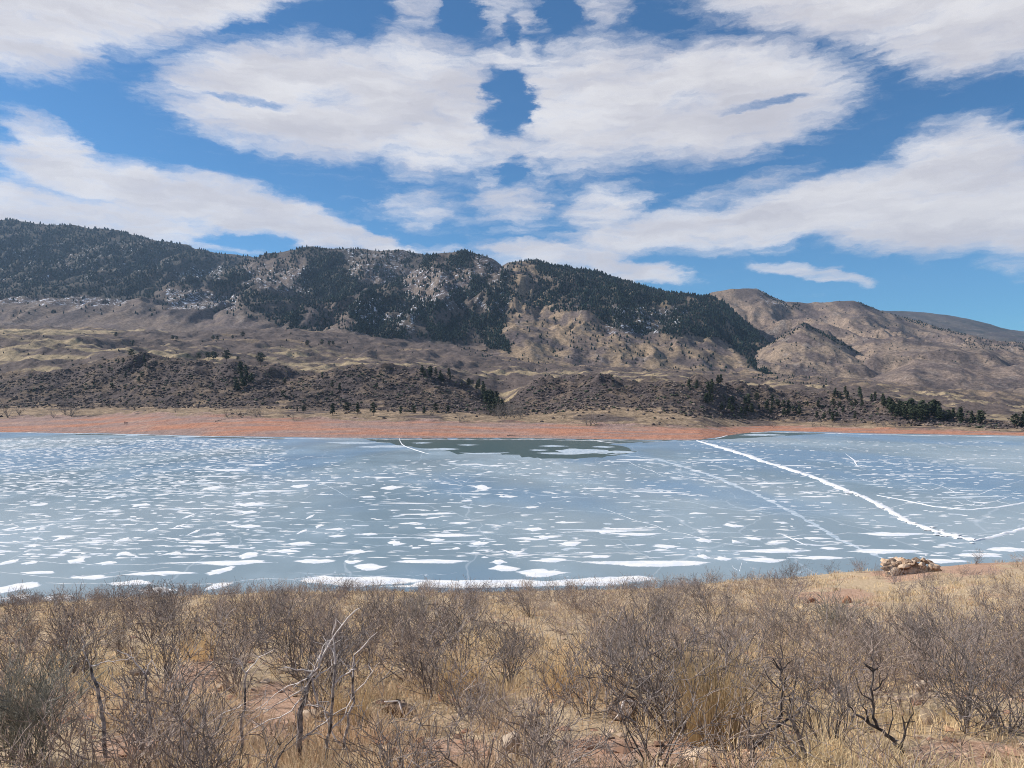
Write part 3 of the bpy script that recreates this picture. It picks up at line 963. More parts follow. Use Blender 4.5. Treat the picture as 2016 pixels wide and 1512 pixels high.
rngp = np.random.default_rng(21)
BIG = [(720, 1143, 330, 15, .05), (1010, 1149, 420, 18, 0), (1230, 1140, 160, 14, -.1), (330, 1128, 150, 8, .15), (1850, 1104, 140, 9, .2), (1620, 1098, 110, 8, 0),  # px, py, width, height, tilt
    (30, 1157, 85, 22, -.2), (35, 1176, 70, 12, 0), (119, 1176, 85, 12, -.1), (84, 1127, 75, 8, .2), (176, 1137, 95, 10, .3), (283, 1130, 90, 7, -.3), (263, 1147, 90, 13, -.1), (303, 1163, 85, 12, -.2),
    (476, 1107, 215, 9, .05), (439, 1123, 48, 16, -.3), (431, 1153, 46, 18, -.2), (491, 1093, 42, 16, 0), (491, 1036, 62, 8, 0), (397, 1068, 62, 8, .3), (590, 1070, 62, 8, -.3), (620, 1105, 95, 10, 0),
    (640, 1142, 160, 16, .2), (700, 1150, 90, 12, .3), (722, 1119, 66, 16, .1), (863, 1105, 175, 9, 0), (700, 1088, 48, 10, -.1), (694, 1107, 36, 10, 0), (860, 1147, 120, 15, 0), (960, 1150, 140, 13, .1), (1150, 1146, 200, 16, 0), (985, 1120, 62, 14, -.1), (982, 1106, 36, 9, 0),
    (1065, 1128, 115, 16, -.1), (1282, 1110, 275, 15, -.1), (1090, 1103, 85, 9, 0), (1176, 1096, 62, 7, -.2), (1010, 1088, 36, 10, .1), (1504, 1103, 98, 11, -.1), (1524, 1085, 175, 8, 0), (1741, 1085, 195, 8, 0), (1423, 1100, 42, 8, 0), (1385, 1096, 26, 10, 0),
    (1252, 1052, 98, 8, .1), (1190, 1048, 30, 8, 0), (1073, 1057, 57, 7, 0), (1312, 1076, 57, 8, .2), (1126, 1070, 57, 9, 0), (1529, 1068, 43, 7, 0), (1484, 1061, 40, 8, .2), (1385, 1063, 36, 9, 0), (1448, 1066, 18, 8, 0), (1562, 1062, 11, 18, .2), (1446, 1036, 42, 8, .3),
    (1756, 1051, 155, 8, -.15), (1932, 1092, 110, 10, .3), (1983, 1081, 95, 10, .4), (1050, 1042, 46, 8, .1), (1116, 1029, 62, 4, 0), (150, 1105, 40, 12, .2), (210, 1108, 40, 9, -.1), (130, 1085, 22, 10, .2), (240, 1090, 26, 10, .2),
    (20, 1106, 30, 13, 0), (60, 1108, 30, 9, 0), (25, 1040, 22, 8, 0), (60, 1041, 22, 8, 0), (115, 1062, 20, 10, .2), (243, 1062, 22, 10, -.2), (150, 1022, 20, 6, 0), (200, 1024, 20, 6, 0), (140, 977, 24, 5, 0), (220, 979, 24, 5, 0), (280, 994, 42, 7, 0), (80, 993, 40, 6, 0), (300, 1043, 14, 9, 0), (352, 1036, 14, 8, 0), (384, 1047, 12, 12, .1), (594, 1047, 12, 12, -.1), (370, 1017, 10, 12, 0), (612, 1017, 10, 12, 0), (628, 1036, 14, 9, 0), (660, 1055, 40, 6, 0), (665, 1042, 40, 5, 0), (730, 1051, 34, 6, 0), (775, 1070, 40, 10, .2), (945, 1070, 40, 10, -.2), (810, 1030, 48, 5, 0), (905, 1030, 48, 5, 0), (860, 1063, 48, 7, 0), (820, 1078, 22, 5, 0), (898, 1080, 22, 5, 0),
    (490, 993, 62, 10, .1), (490, 1008, 36, 7, 0), (420, 960, 40, 8, -.2), (590, 958, 40, 8, .2), (770, 960, 46, 9, -.4), (950, 960, 46, 9, .4), (725, 978, 34, 5, 0), (1000, 978, 34, 5, 0),
    (60, 1075, 26, 6, .1), (175, 1068, 40, 5, 0), (560, 1085, 70, 7, -.1), (340, 1090, 40, 8, -.2), (1632, 1080, 50, 6, 0), (1600, 1060, 60, 5, .2),
]
ICEMARKS = [(60, 1160, 'against the near rim at the far left'), (420, 1140, 'above the near rim left of the centre'), (860, 1140, 'above the near rim in the middle'), (1200, 1130, 'above the near rim right of the centre'), (1560, 1095, 'left of the rock outcrop'), (1940, 1090, 'right of the rock outcrop'),
            (100, 1050, 'on the left third of the ice'), (490, 1040, 'on the ice above the long left drift'), (860, 1040, 'on the middle of the ice'), (1200, 1040, 'on the ice left of the frosty streak'), (1450, 1060, 'between the frosty streak and the rim'), (1650, 1010, 'between the frosty streak and the ridge'), (1850, 1030, 'under the curved right ridge'),
            (100, 930, 'on the far left ice'), (490, 940, 'on the far ice left of the centre'), (900, 930, 'on the ice in front of the open water'), (1250, 940, 'on the ice in front of the oval floe'), (1500, 930, 'beside the long pressure ridge'), (1850, 930, 'on the far right ice')]


def label_patch(o, px, py, w, h, faint=False):
    lm = min(ICEMARKS, key=lambda q: (q[0] - px) ** 2 + 9 * (q[1] - py) ** 2)
    lk = 'long white snow drift' if w > 90 else 'broad white snow patch' if w > 45 else 'rounded white snow patch' if h > .4 * w else 'small ragged snow patch'
    if faint:
        lk = 'small faint grey frost patch'
    tag(o, lk + ' ' + lm[2], 'snow patch', 'snow patches ' + lm[2])


for (px, py, w, h, tilt) in BIG:
    V, fc, c = patch_mesh(px, py, w, h, rngp, .06, .2, tilt * h / max(w, 1) * 4, 22)
    o = link('snow_patch', poly_mesh('snow_patch', V, fc, edge_col(22), True), M_DRIFT)
    o.location = c
    label_patch(o, px, py, w, h)

fleckV, fleckF, fleckC, nv = [], [], [], 0
n_obj = 0
while n_obj < 295 - len(BIG):
    py = 905 + 185 * rngp.random() ** 1.5
    px = rngp.uniform(-40, 2060)
    if fbm(np.array([px / 160.]), np.array([py / 50.]), 3, 77)[0] < rngp.uniform(-.2, .2) or (1400 < px < 1860 and 990 < py and px < 1400 + (py - 870) * 2.6 and px > 1250 + (py - 870) * 1.7):
        continue
    s_ = (py - 850) / 200
    ln = math.exp(rngp.normal() * .6)
    if rngp.random() < .28:
        ln *= 4.2
    V, fc, c = patch_mesh(px, py, min(24 * ln, 150) * (.4 + .7 * s_), rngp.uniform(1.8, 3.6) * min(ln, 1.5) ** .5 * (.4 + .7 * s_), rngp, .05, .28, rngp.normal() * .3, 14)
    fr = rngp.random() < .5
    o = link('snow_patch', poly_mesh('snow_patch', V, fc, edge_col(14), True), M_FAINT if fr else M_DRIFT)
    o.location = c
    label_patch(o, px, py, 20, 4, fr)
    n_obj += 1
for k in range(7600):
    py = (862 + 34 * rngp.random() ** 1.3 if k > 6600 else 866 + 110 * rngp.random() ** 1.9) if k > 2200 else 900 + 200 * rngp.random()
    px = rngp.uniform(-80, 2100) if k < 6600 and rngp.random() < .75 else rngp.uniform(-80, 760 - 300 * rngp.random())
    if px < 640 and py < shore_y(px) + 6: continue
    if py < 904 and 560 < px < 1340:
        continue
    if py < 868 and px > 1300:
        continue
    if rngp.random() > .35 + .65 * sstep(fbm(np.array([px / 190.]), np.array([py / 22.]), 3, 78), -.2, .25)[0] and px > 500:
        continue
    s_ = (py - 835) / 160
    V, fc, c = patch_mesh(px, py, rngp.uniform(5, 26) * (.35 + s_), rngp.uniform(.7, 1.8) * (.3 + s_), rngp, .04, .3, rngp.normal() * .25, 7)
    fleckV.append(V + np.array(c)); fleckF.append(fc + nv); nv += len(V)
    ec = edge_col(7); ec[7:, :3] = rngp.uniform(.5, 1.0); fleckC.append(ec)
o = link('snow_flecks', poly_mesh('snow_flecks', np.concatenate(fleckV), np.concatenate(fleckF), np.concatenate(fleckC), True), M_DRIFT)
tag(o, 'countless small snow flecks strewn over the far ice', kind='stuff')


def strip(name, pts, wpx, rng, mat, height=.05, jag=.35, z0=0.0, step=6.0):
    """raised irregular band along a photo polyline on the ice (pressure ridge, refrozen crack)"""
    P = np.array(pts, float)
    seg = np.hypot(*np.diff(P, axis=0).T); L_ = np.concatenate([[0], np.cumsum(seg)])
    n = max(6, int(L_[-1] / step))
    s_ = np.linspace(0, L_[-1], n)
    qx, qy = np.interp(s_, L_, P[:, 0]), np.interp(s_, L_, P[:, 1])
    qy = qy + np.cumsum(rng.normal(size=n)) * .25 * jag
    W = np.array([on_ice(a, b_) for a, b_ in zip(qx, qy)])
    d = np.gradient(W, axis=0); d /= np.linalg.norm(d, axis=1)[:, None]
    nrm = np.stack([-d[:, 1], d[:, 0], np.zeros(n)], -1)
    wid = wpx * W[:, 1] / F * (1 + jag * rng.normal(size=n)).clip(.35, 2.2)
    wid2 = wpx * W[:, 1] / F * (1 + jag * rng.normal(size=n)).clip(.35, 2.2)
    taper = np.minimum(1, np.minimum(np.arange(n), np.arange(n)[::-1]) / 3.0 + .15)
    wid, wid2 = wid * taper, wid2 * taper
    hh = height * (1 + .5 * rng.normal(size=n)).clip(.3, 2.5)
    up = np.zeros((n, 3)); up[:, 2] = 1
    rows = [W - nrm * wid[:, None] * .5 - up * .01, W - nrm * wid[:, None] * .28 + up * (z0 + hh * .8)[:, None] if False else W - nrm * wid[:, None] * .28 + up * (hh * .8)[:, None], W + up * hh[:, None], W + nrm * wid2[:, None] * .28 + up * (hh * .8)[:, None], W + nrm * wid2[:, None] * .5 - up * .01]
    G = np.stack(rows, 0)
    G = G[:, ::-1] if True else G
    me = grid_mesh(name, G)
    if me.polygons[len(me.polygons) // 2].normal.z < 0:
        me.flip_normals()
    return link(name, me, mat)


rngc = np.random.default_rng(5)
o = strip('pressure_ridge', [(1372, 868), (1420, 881), (1470, 897), (1500, 908), (1560, 927), (1600, 939), (1650, 961), (1700, 979), (1740, 1000), (1790, 1029), (1830, 1044), (1880, 1058), (1918, 1066)], 15, rngc, M_SNOW, .35, .4)
tag(o, 'long jagged white pressure ridge running diagonally across the right ice', 'ice ridge')
_pl = np.array([(1372, 868), (1420, 881), (1500, 908), (1560, 927), (1600, 939), (1650, 961), (1700, 979), (1740, 1000), (1790, 1029), (1830, 1044), (1918, 1066)], float)
_px = rngc.uniform(1380, 1915, 170); _py = np.interp(_px, _pl[:, 0], _pl[:, 1]) + rngc.normal(size=170) * (1.0 + (_px - 1380) / 250)
_pt = np.array([on_ice(a_, c_) for a_, c_ in zip(_px, _py)])
_h = rngc.uniform(.15, .55, 170)
_rb = joined('ice_rubble', _pt, _h, _h * rngc.uniform(1.0, 3.0, 170), np.full((170, 3), .72), clump, rngc, M_SNOW, .05)
_rb.parent = o; _rb['kind'] = 'stuff'
o = strip('pressure_ridge', [(1916, 1066), (1950, 1058), (1985, 1048), (2040, 1036)], 11, rngc, M_SNOW, .25, .3)
tag(o, 'short white ice ridge branching up to the right picture edge', 'ice ridge')
o = strip('frost_streak', [(1150, 890), (1290, 902), (1400, 935), (1500, 978), (1590, 1025), (1660, 1066), (1740, 1100)], 13, rngc, M_FROST, .02, .5)
tag(o, 'faint frosty diagonal streak left of the white pressure ridge', 'ice streak')
o = strip('pressure_ridge', [(1726, 975), (1780, 985), (1840, 998), (1907, 1004), (1960, 999), (2030, 988)], 7, rngc, M_SNOW, .15, .4)
tag(o, 'curved white ice ridge sagging across the right side of the ice', 'ice ridge')
o = strip('pressure_ridge', [(1690, 934), (1750, 936), (1806, 934), (1900, 935), (2010, 933)], 4, rngc, M_SNOW, .1, .5)
tag(o, 'thin white ice ridge running level near the right far ice', 'ice ridge')
o = strip('pressure_ridge', [(786, 862), (790, 874), (800, 880), (830, 890), (845, 894)], 3.2, rngc, M_SNOW, .15, .5)
tag(o, 'white crooked ice ridge reaching into the dark open water', 'ice ridge')
o = strip('pressure_ridge', [(1690, 920), (1680, 905), (1690, 912), (1665, 893)], 4, rngc, M_SNOW, .1, .4)
tag(o, 'short crooked white crack right of the pressure ridge', 'ice ridge')
o = strip('pressure_ridge', [(1160, 866), (1200, 872), (1230, 874)], 4, rngc, M_SNOW, .1, .3)
tag(o, 'small white ice bar at the end of the open water', 'ice ridge')
LINES = [[(1830, 950), (1880, 968), (1920, 974), (2010, 948)], [(1840, 966), (1920, 989), (2020, 961)], [(1855, 981), (1920, 997), (2000, 977)], [(1760, 955), (1850, 962), (1920, 960)], [(1640, 935), (1720, 948), (1760, 946)], [(0, 1128), (120, 1138), (240, 1128), (340, 1118)], [(560, 1128), (760, 1134), (900, 1128)],
    [(0, 1105), (200, 1112), (450, 1108)], [(90, 1148), (300, 1150), (560, 1140), (760, 1120)], [(360, 1088), (640, 1098), (700, 1092)], [(760, 1092), (960, 1092), (1260, 1086)], [(1130, 1088), (1190, 1084), (1480, 1090), (1650, 1078)],
    [(1000, 1052), (1200, 1056), (1440, 1048), (1560, 1040)], [(1100, 1006), (1300, 1010), (1500, 1008), (1720, 1002)], [(560, 1046), (760, 1052), (980, 1048)], [(300, 1041), (640, 1042), (700, 1038)], [(900, 940), (1100, 942), (1230, 946)], [(1050, 975), (1300, 985), (1500, 1006)],
    [(1180, 1000), (1300, 1040), (1420, 1072), (1500, 1080)], [(0, 1068), (160, 1070), (400, 1058)], [(0, 978), (200, 975), (420, 972)], [(1690, 1052), (1850, 1050), (1990, 1054)], [(1500, 1001), (1620, 1004), (1720, 1002)], [(1436, 1110), (1455, 1125), (1462, 1106)], [(200, 953), (400, 952), (640, 950)], [(640, 1000), (860, 990), (1060, 1000)], [(1690, 905), (1850, 904), (2020, 906)],
]
for i in range(26):
    x0, y0 = rngc.uniform(-50, 1900), 905 + 195 * rngc.random() ** 1.3
    ln_ = rngc.uniform(90, 380)
    LINES.append([(x0, y0), (x0 + ln_ * .4, y0 + rngc.normal() * 5), (x0 + ln_, y0 + rngc.normal() * 9)])
for ln in LINES:
    o = strip('ice_crack', [(x, y + rngc.normal() * 1.5) for x, y in zip(np.interp(np.linspace(0, 1, 14), np.linspace(0, 1, len(ln)), [q[0] for q in ln]), np.interp(np.linspace(0, 1, 14), np.linspace(0, 1, len(ln)), [q[1] for q in ln]))], 1.5, rngc, M_FROST if rngc.random() < .4 else M_SNOW, .03, .8)
    tag(o, 'thin white refrozen crack running across the lake ice', 'ice crack', 'thin cracks across the ice')
# pale floes near the open water
FLO = [(1090, 878, 60, 3, 'thin curved frost band above the oval floe'), (1190, 880, 50, 3, 'short frost band right of the oval floe'), (1060, 886, 36, 3, 'little frost patch left of the oval floe'), (830, 872, 40, 2.5, 'little frost patch at the top left of open water'), (920, 876, 46, 2, 'narrow frost patch in the middle of open water'), (1145, 888, 120, 9, 'oval frosted floe at the right end of the open water'), (1110, 893, 100, 5, 'narrow frosted floe below the oval floe'), (760, 879, 110, 5, 'frosted floe left of the crooked ridge in open water'), (870, 884, 70, 4, 'small frosted floe right of the crooked ridge'), (700, 872, 120, 3, 'thin frosted floe near the left end of open water'),
       (270, 856, 46, 5, 'white rounded floe against the left far shore'), (370, 859.5, 50, 4, 'second white floe farther along the left far shore'), (1500, 856, 90, 4, 'frosted floe in the inlet behind the beach point'), (950, 893, 90, 3, 'long thin floe under the middle of open water'), (1220, 890, 70, 6, 'small frosted floe beside the faint diagonal streak')]
for (px, py, w, h, lab) in FLO:
    V, fc, c = patch_mesh(px, py, w, h, rngp, .08, .10, 0, 26, .01)
    o = link('ice_floe', poly_mesh('ice_floe', V, fc, None, True), M_FROST)
    o.location = c
    tag(o, lab, 'ice floe')
# white rim of ice along the shore
sx = np.arange(-100, 1400, 8.0)
o = strip('shore_ice', [(x, float(shore_y(x)) + 1.2) for x in sx], 3.0, rngc, M_SNOW, .15, .5)
tag(o, 'thin white rim of ice along the far red beach', kind='stuff')
o = strip('shore_ice', [(1405, 864.5), (1420, 860.5), (1432, 857), (1465, 852), (1520, 850)] + [(x, float(shore_y(x)) + 1.6) for x in np.arange(1540, 2100, 10.)], 4.5, rngc, M_SNOW, .15, .5)
tag(o, 'white rim of ice round the inlet and right shore', kind='stuff')

# ------------------------------------------------------------------ near slope
crest_px = prof([(-900, 1190), (0, 1192), (150, 1198), (250, 1180), (400, 1170), (700, 1166), (1000, 1166), (1250, 1160), (1400, 1150), (1560, 1140), (1700, 1124), (1850, 1114), (2016, 1108), (2900, 1085)])
YC = 44.0


def slope_k(X):
    px = 1008 + F * X / YC
    return (crest_px(px) - YH) / F - 1.65 / YC


def near_z(X, Y):
    X = np.asarray(X, float); Y = np.asarray(Y, float)
    z = HC - 1.65 - slope_k(X) * Y
    Yc = YC + 2.5 * fbm(X / 14, X * 0, 3, 60)
    over = np.maximum(Y - Yc, 0)
    z = z - .35 * over * sstep(over, 0, 10) - .02 * over
    amp = sstep(Y, 2, 9) * (1 - .55 * sstep(Y, 30, 44))
    z = z + amp * (.34 * fbm(X / 6.5, Y / 6.5, 4, 61) + .07 * fbm(X / .9, Y / .9, 3, 62)) + .02 * fbm(X / .25, Y / .25, 2, 63) * (Y < 25)
    return np.maximum(z, -4.0)


xs = np.sinh(np.linspace(-1, 1, 290) * 3.6) / math.sinh(3.6) * 120
ys = np.concatenate([np.linspace(-40, 2, 22, endpoint=False), 2 + (np.geomspace(1, 40, 210) - 1) / 39 * 46, np.linspace(49, 150, 40)])
XX, YY = np.meshgrid(xs, ys)
ZZ = near_z(XX, YY)
bare_spots = [(1640, 1176, 75, 14), (1900, 1118, 60, 16), (1400, 1490, 130, 30), (250, 1480, 90, 40), (540, 1400, 60, 60), (880, 1480, 80, 30), (1180, 1480, 80, 30), (1780, 1130, 60, 10), (1900, 1490, 120, 30), (390, 1330, 40, 30)]
PXn = 1008 + F * XX / np.maximum(YY, .5); PYn = YH + F * (HC - ZZ) / np.maximum(YY, .5)
sp = np.zeros(XX.shape)
for (a, b_, w, h) in bare_spots:
    sp = np.maximum(sp, np.exp(-((PXn - a) / w) ** 2 - ((PYn - b_) / h) ** 2))
colr = np.zeros(XX.shape + (4,)); colr[..., 3] = sp - .12
slope_o = link('slope', grid_mesh('slope', np.stack([XX, YY, ZZ], -1), colr), M_GROUND)
tag(slope_o, 'dry reddish slope with straw litter falling to the lake', kind='structure')


def ground_at(px, py):
    """first point of the near slope under a photo pixel"""
    Ys = np.geomspace(3, 52, 900)
    Xs = Ys * (px - 1008) / F
    ray = HC - Ys * (py - YH) / F
    below = np.where(ray <= near_z(Xs, Ys))[0]
    i = below[0] if len(below) else len(Ys) - 1
    return Vector((Xs[i], Ys[i], float(near_z(Xs[i], Ys[i]))))


# ---- twiggy shrubs
def tubes(name, segs, mat, sides=3):
    """segs: list of (p0, p1, r0, r1)"""
    P0 = np.array([s_[0] for s_ in segs]); P1 = np.array([s_[1] for s_ in segs])
    r0 = np.array([s_[2] for s_ in segs]); r1 = np.array([s_[3] for s_ in segs])
    d = P1 - P0; d /= np.maximum(np.linalg.norm(d, axis=1), 1e-9)[:, None]
    ref = np.where(np.abs(d[:, 2:3]) < .9, np.array((0, 0, 1.0)), np.array((1.0, 0, 0)))
    u = np.cross(d, ref); u /= np.linalg.norm(u, axis=1)[:, None]
    v = np.cross(d, u)
    V = []
    for P, r in ((P0, r0), (P1, r1)):
        for k in range(sides):
            a = 2 * np.pi * k / sides
            V.append(P + (u * math.cos(a) + v * math.sin(a)) * r[:, None])
    V = np.stack(V, 1)
    n, k2 = V.shape[:2]
    f = np.array([(k, (k + 1) % sides, sides + (k + 1) % sides, sides + k) for k in range(sides)])
    faces = (f[None] + (np.arange(n) * k2)[:, None, None]).reshape(-1, 4)
    me = poly_mesh(name, V.reshape(-1, 3), faces, None, True)
    me.materials.append(mat)
    return me


def grow(rng, p, d, length, r, level, maxl, out, crook=.35, up=.25, kids=3):
    """a crooked branch that forks; out[level] collects segments"""
    n = 3 if level else 4
    q = np.array(p, float); dd = np.array(d, float)
    for i in range(n):
        dd = dd + rng.normal(size=3) * crook * .5 + np.array((0, 0, up * .25))
        dd /= np.linalg.norm(dd)
        q2 = q + dd * length / n
        f0, f1 = 1 - .55 * i / n, 1 - .55 * (i + 1) / n
        out.append((level, q, q2, r * f0, r * f1))
        if level < maxl and (i > 0 or level == 0):
            for _ in range(kids if i == n - 1 else max(1, kids - 1)):
                side = rng.normal(size=3); side -= dd * side.dot(dd); side /= np.linalg.norm(side)
                nd = dd * .75 + side * rng.uniform(.45, .95)
                grow(rng, q2 if rng.random() < .6 else (q + q2) / 2, nd / np.linalg.norm(nd), length * rng.uniform(.42, .72), r * f1 * .62, level + 1, maxl, out, crook, up, kids)
        q = q2


def make_shrub(seed, stems, h, spread, maxl=2, r=.011, crook=.35, up=.3, kids=3, rmin=.0016):
    rng = np.random.default_rng(seed)
    branches = []
    for i in range(stems):
        out = []
        a = rng.random() * 2 * np.pi
        tilt = spread * math.sqrt(rng.random())
        d = np.array((math.cos(a) * tilt, math.sin(a) * tilt, 1.0)); d /= np.linalg.norm(d)
        p = np.array((math.cos(a), math.sin(a), 0)) * .10 * rng.random() + np.array((0, 0, -.06))
        grow(rng, p, d, h * rng.uniform(.55, .85), r * rng.uniform(.6, 1.2), 0, maxl, out, crook, up, kids)
        branches.append([(q0, q1, max(c, rmin), max(e, rmin * (1 if l == 0 else .8))) for (l, q0, q1, c, e) in out])
    return branches


SHRUBS = []   # (kind, stems mesh, twigs mesh)
for i in range(7):
    br = make_shrub(400 + i, 9, 1.0, .8 + .08 * i, 2, .013, .3, .4, 2, .0042)
    SHRUBS.append(('dark', [tubes('branch', q, M_TWIG) for q in br], tubes('shrub', sum(br, []), M_TWIG)))
for i in range(3):
    br = make_shrub(480 + i, 13, 1.0, .85, 2, .012, .30, .45, 2, .0040)
    SHRUBS.append(('dense', [tubes('branch', q, M_TWIGD) for q in br], tubes('shrub', sum(br, []), M_TWIGD)))
for i in range(5):
    br = make_shrub(430 + i, 9, .95, .9, 2, .012, .35, .35, 2, .0040)
    SHRUBS.append(('brown', [tubes('branch', q, M_TWIG2) for q in br], tubes('shrub', sum(br, []), M_TWIG2)))
for i in range(2):
    br = make_shrub(450 + i, 13, 1.0, .8, 2, .011, .16, .5, 3, .0036)
    SHRUBS.append(('olive', [tubes('branch', q, M_OLIVE) for q in br], tubes('shrub', sum(br, []), M_OLIVE)))
for i in range(3):
    br = make_shrub(460 + i, 3, 1.0, 1.0, 3, .026, .45, .3, 2, .0042)
    SHRUBS.append(('crooked', [tubes('branch', q, M_TWIG) for q in br], tubes('shrub', sum(br, []), M_TWIG)))
for i in range(2):
    br = make_shrub(470 + i, 13, 1.0, .34, 2, .010, .2, .6, 2, .0042)
    SHRUBS.append(('upright', [tubes('branch', q, M_TWIG) for q in br], tubes('shrub', sum(br, []), M_TWIG)))
BYK = {}
for s_ in SHRUBS:
    BYK.setdefault(s_[0], []).append(s_)


def place_shrub(kind, loc, sc, rz, label, group=None, rng=random):
    _, branches, whole = rng.choice(BYK[kind])
    if Vector(loc).y < 14:
        o = empty('shrub', loc, rz, sc)
        for q in branches:
            link('branch', q, None, o)
    else:
        o = link('shrub', whole, None)
        o.location, o.rotation_euler, o.scale = loc, (0, 0, rz), sc
    tag(o, label, 'shrub', group)
    return o


taken = []


def special(kind, px, py, hpx, label, wide=1.0, group=None, hm=1.25):
    p = ground_at(px, py)
    sc = hpx * p.y / F / hm
    place_shrub(kind, p, (sc * wide, sc * wide, sc), random.random() * 6.28, label, group)
    taken.append((p.x, p.y, .45 * sc))


special('olive', 70, 1508, 250, 'dense olive green twiggy bush at the lower left corner', .85)
special('olive', 15, 1500, 200, 'olive twiggy bush cut by the lower left picture edge', .85)
special('dense', 330, 1345, 150, 'dark twiggy shrub left of the straw gap, near the left')
special('dense', 465, 1345, 150, 'dark twiggy shrub right of the straw gap, near the left')
special('dense', 655, 1375, 175, 'dense dark shrub behind the pale leaning sapling')
special('dense', 1330, 1440, 250, 'tall dark upright shrub beside the tall straw clump')
special('dense', 1285, 1420, 200, 'wide dark shrub left of the tall straw clump')
special('dense', 1630, 1470, 190, 'dense grey brown shrub between the two crooked black shrubs')
special('dense', 1900, 1440, 210, 'dark spreading shrub near the right edge, behind the pale stone')
special('dense', 1985, 1445, 190, 'dark shrub cut by the right picture edge')
special('crooked', 1920, 1510, 110, 'low crooked bare shrub at the lower right corner')
special('dense', 1005, 1350, 150, 'dark shrub in the middle of the straw grass')
special('crooked', 900, 1510, 160, 'bare leaning shrub at the bottom left of centre')
special('crooked', 1100, 1510, 160, 'bare leaning shrub at the bottom right of centre')
special('dark', 390, 1440, 110, 'low fan shaped shrub over stones at the lower left')
special('dense', 1560, 1140, 42, 'dark shrub standing tallest on the rim left of the outcrop')
special('dark', 1745, 1135, 40, 'dark shrub at the left foot of the rock outcrop')
special('dark', 230, 1195, 60, 'dark shrub sticking up over the rim at the left')
special('dark', 100, 1215, 55, 'dark shrub at the lowest dip of the rim, far left')
special('brown', 1728, 1140, 34, 'brown shrub hiding the left end of the rock outcrop')
special('brown', 1822, 1136, 34, 'brown shrub hiding the right end of the rock outcrop')
special('dark', 1920, 1112, 34, 'shrub on the rim right of the red soil patch')

rs = random.Random(3)
CLEAR = [(785, 1412, 55, 120), (1228, 1412, 55, 120), (1835, 1420, 45, 110), (1632, 1190, 90, 60), (588, 1440, 60, 100), (655, 1440, 40, 100), (208, 1430, 40, 100), (390, 1360, 40, 60), (1479, 1430, 60, 110), (1778, 1430, 60, 110), (1405, 1440, 50, 90), (1008, 1470, 40, 60)]
rr_ = np.random.default_rng(33)
cands = []
tries = 0
while len(cands) < 600 and tries < 30000:
    tries += 1
    Yp = math.sqrt(rr_.uniform(4.8 ** 2, 47 ** 2)) if rr_.random() < .8 else rr_.uniform(4.8, 16)
    px = rr_.uniform(-120, 2136)
    X = Yp * (px - 1008) / F
    n = fbm(np.array([X / 4.5]), np.array([Yp / 4.5]), 3, 90)[0]
    py = YH + F * (HC - float(near_z(X, Yp))) / Yp
    keepp = .75 + 1.1 * n
    for (a, b_, w, h) in bare_spots:
        keepp -= .9 * math.exp(-((px - a) / w) ** 2 - ((py - b_) / h) ** 2)
    if any(abs(px - a) < w and b_ - 5 < py < b_ + h for a, b_, w, h in CLEAR): continue
    if px > 1400 and py < 1215: keepp -= .45
    if abs(px - 920) < 70 and 1270 < py < 1400 or abs(px - 1110) < 60 and 1270 < py < 1400: keepp -= .5
    if rr_.random() > keepp:
        continue
    md = .38 + .012 * Yp
    if any((X - a) ** 2 + (Yp - b_) ** 2 < (md + c * .5) ** 2 for a, b_, c in taken) or any((X - a) ** 2 + (Yp - b_) ** 2 < md * md for a, b_ in cands):
        continue
    cands.append((X, Yp))
cands.sort(key=lambda q: q[1])
NIND = 270
LANDMARKS = [(60, 1440, 'beside the olive bush at the lower left'), (200, 1400, 'round the grey leaning sapling'), (390, 1440, 'by the low fan shaped shrub'), (390, 1310, 'by the straw gap at the left'), (600, 1440, 'at the foot of the pale leaning sapling'), (620, 1290, 'behind the pale leaning sapling'),
             (785, 1420, 'by the left dark boulder'), (1228, 1420, 'by the right dark boulder'), (1008, 1470, 'round the grey lichen stone'), (1005, 1330, 'near the middle dark shrub'), (860, 1280, 'above the left golden clump'), (1150, 1280, 'above the right golden clump'), (1400, 1430, 'near the tall straw clump'), (1340, 1300, 'behind the tall upright shrub'),
             (1480, 1450, 'by the left crooked black shrub'), (1630, 1400, 'behind the dense grey brown shrub'), (1775, 1440, 'by the right crooked black shrub'), (1830, 1380, 'near the pale block stone'), (1960, 1420, 'near the right picture edge'), (1630, 1250, 'below the two red pointed rocks'), (1640, 1185, 'on bare soil by the red pointed rocks'), (1785, 1160, 'below the rock outcrop'), (1930, 1180, 'below the red soil at the right'),
             (100, 1290, 'under the rim dip at the far left'), (300, 1230, 'under the rim left of the centre'), (600, 1200, 'under the flat rim stone'), (1000, 1220, 'under the rim in the middle'), (1400, 1210, 'under the rim right of the centre'), (1900, 1300, 'on the right slope above the spreading shrub')]
for (X, Yp) in cands[:NIND]:
    k = rs.choices(['dark', 'brown', 'upright', 'crooked', 'olive'], [5, 4.5, 1, .6 if Yp < 12 else .1, .08])[0]
    sc = rs.uniform(.5, .95) * (.8 if Yp < 8 else 1)
    z = float(near_z(X, Yp))
    py = YH + F * (HC - z) / Yp
    px = 1008 + F * X / Yp
    size = 'low ' if sc < .62 else 'knee high ' if sc < .8 else 'tall '
    look = {'dark': 'dark grey twiggy shrub', 'brown': 'brown twiggy shrub', 'upright': 'upright dark shrub', 'crooked': 'crooked bare shrub', 'olive': 'olive twiggy shrub'}[k]
    lm = min(LANDMARKS, key=lambda q: (q[0] - px) ** 2 + 2.2 * (q[1] - py) ** 2)
    lab = size + look + ' ' + lm[2]
    gr = 'shrubs on the dry slope ' + lm[2]
    place_shrub(k, (X, Yp, z), (sc * rs.uniform(.9, 1.2), sc * rs.uniform(.9, 1.2), sc), rs.uniform(0, 6.28), lab, gr, rs)


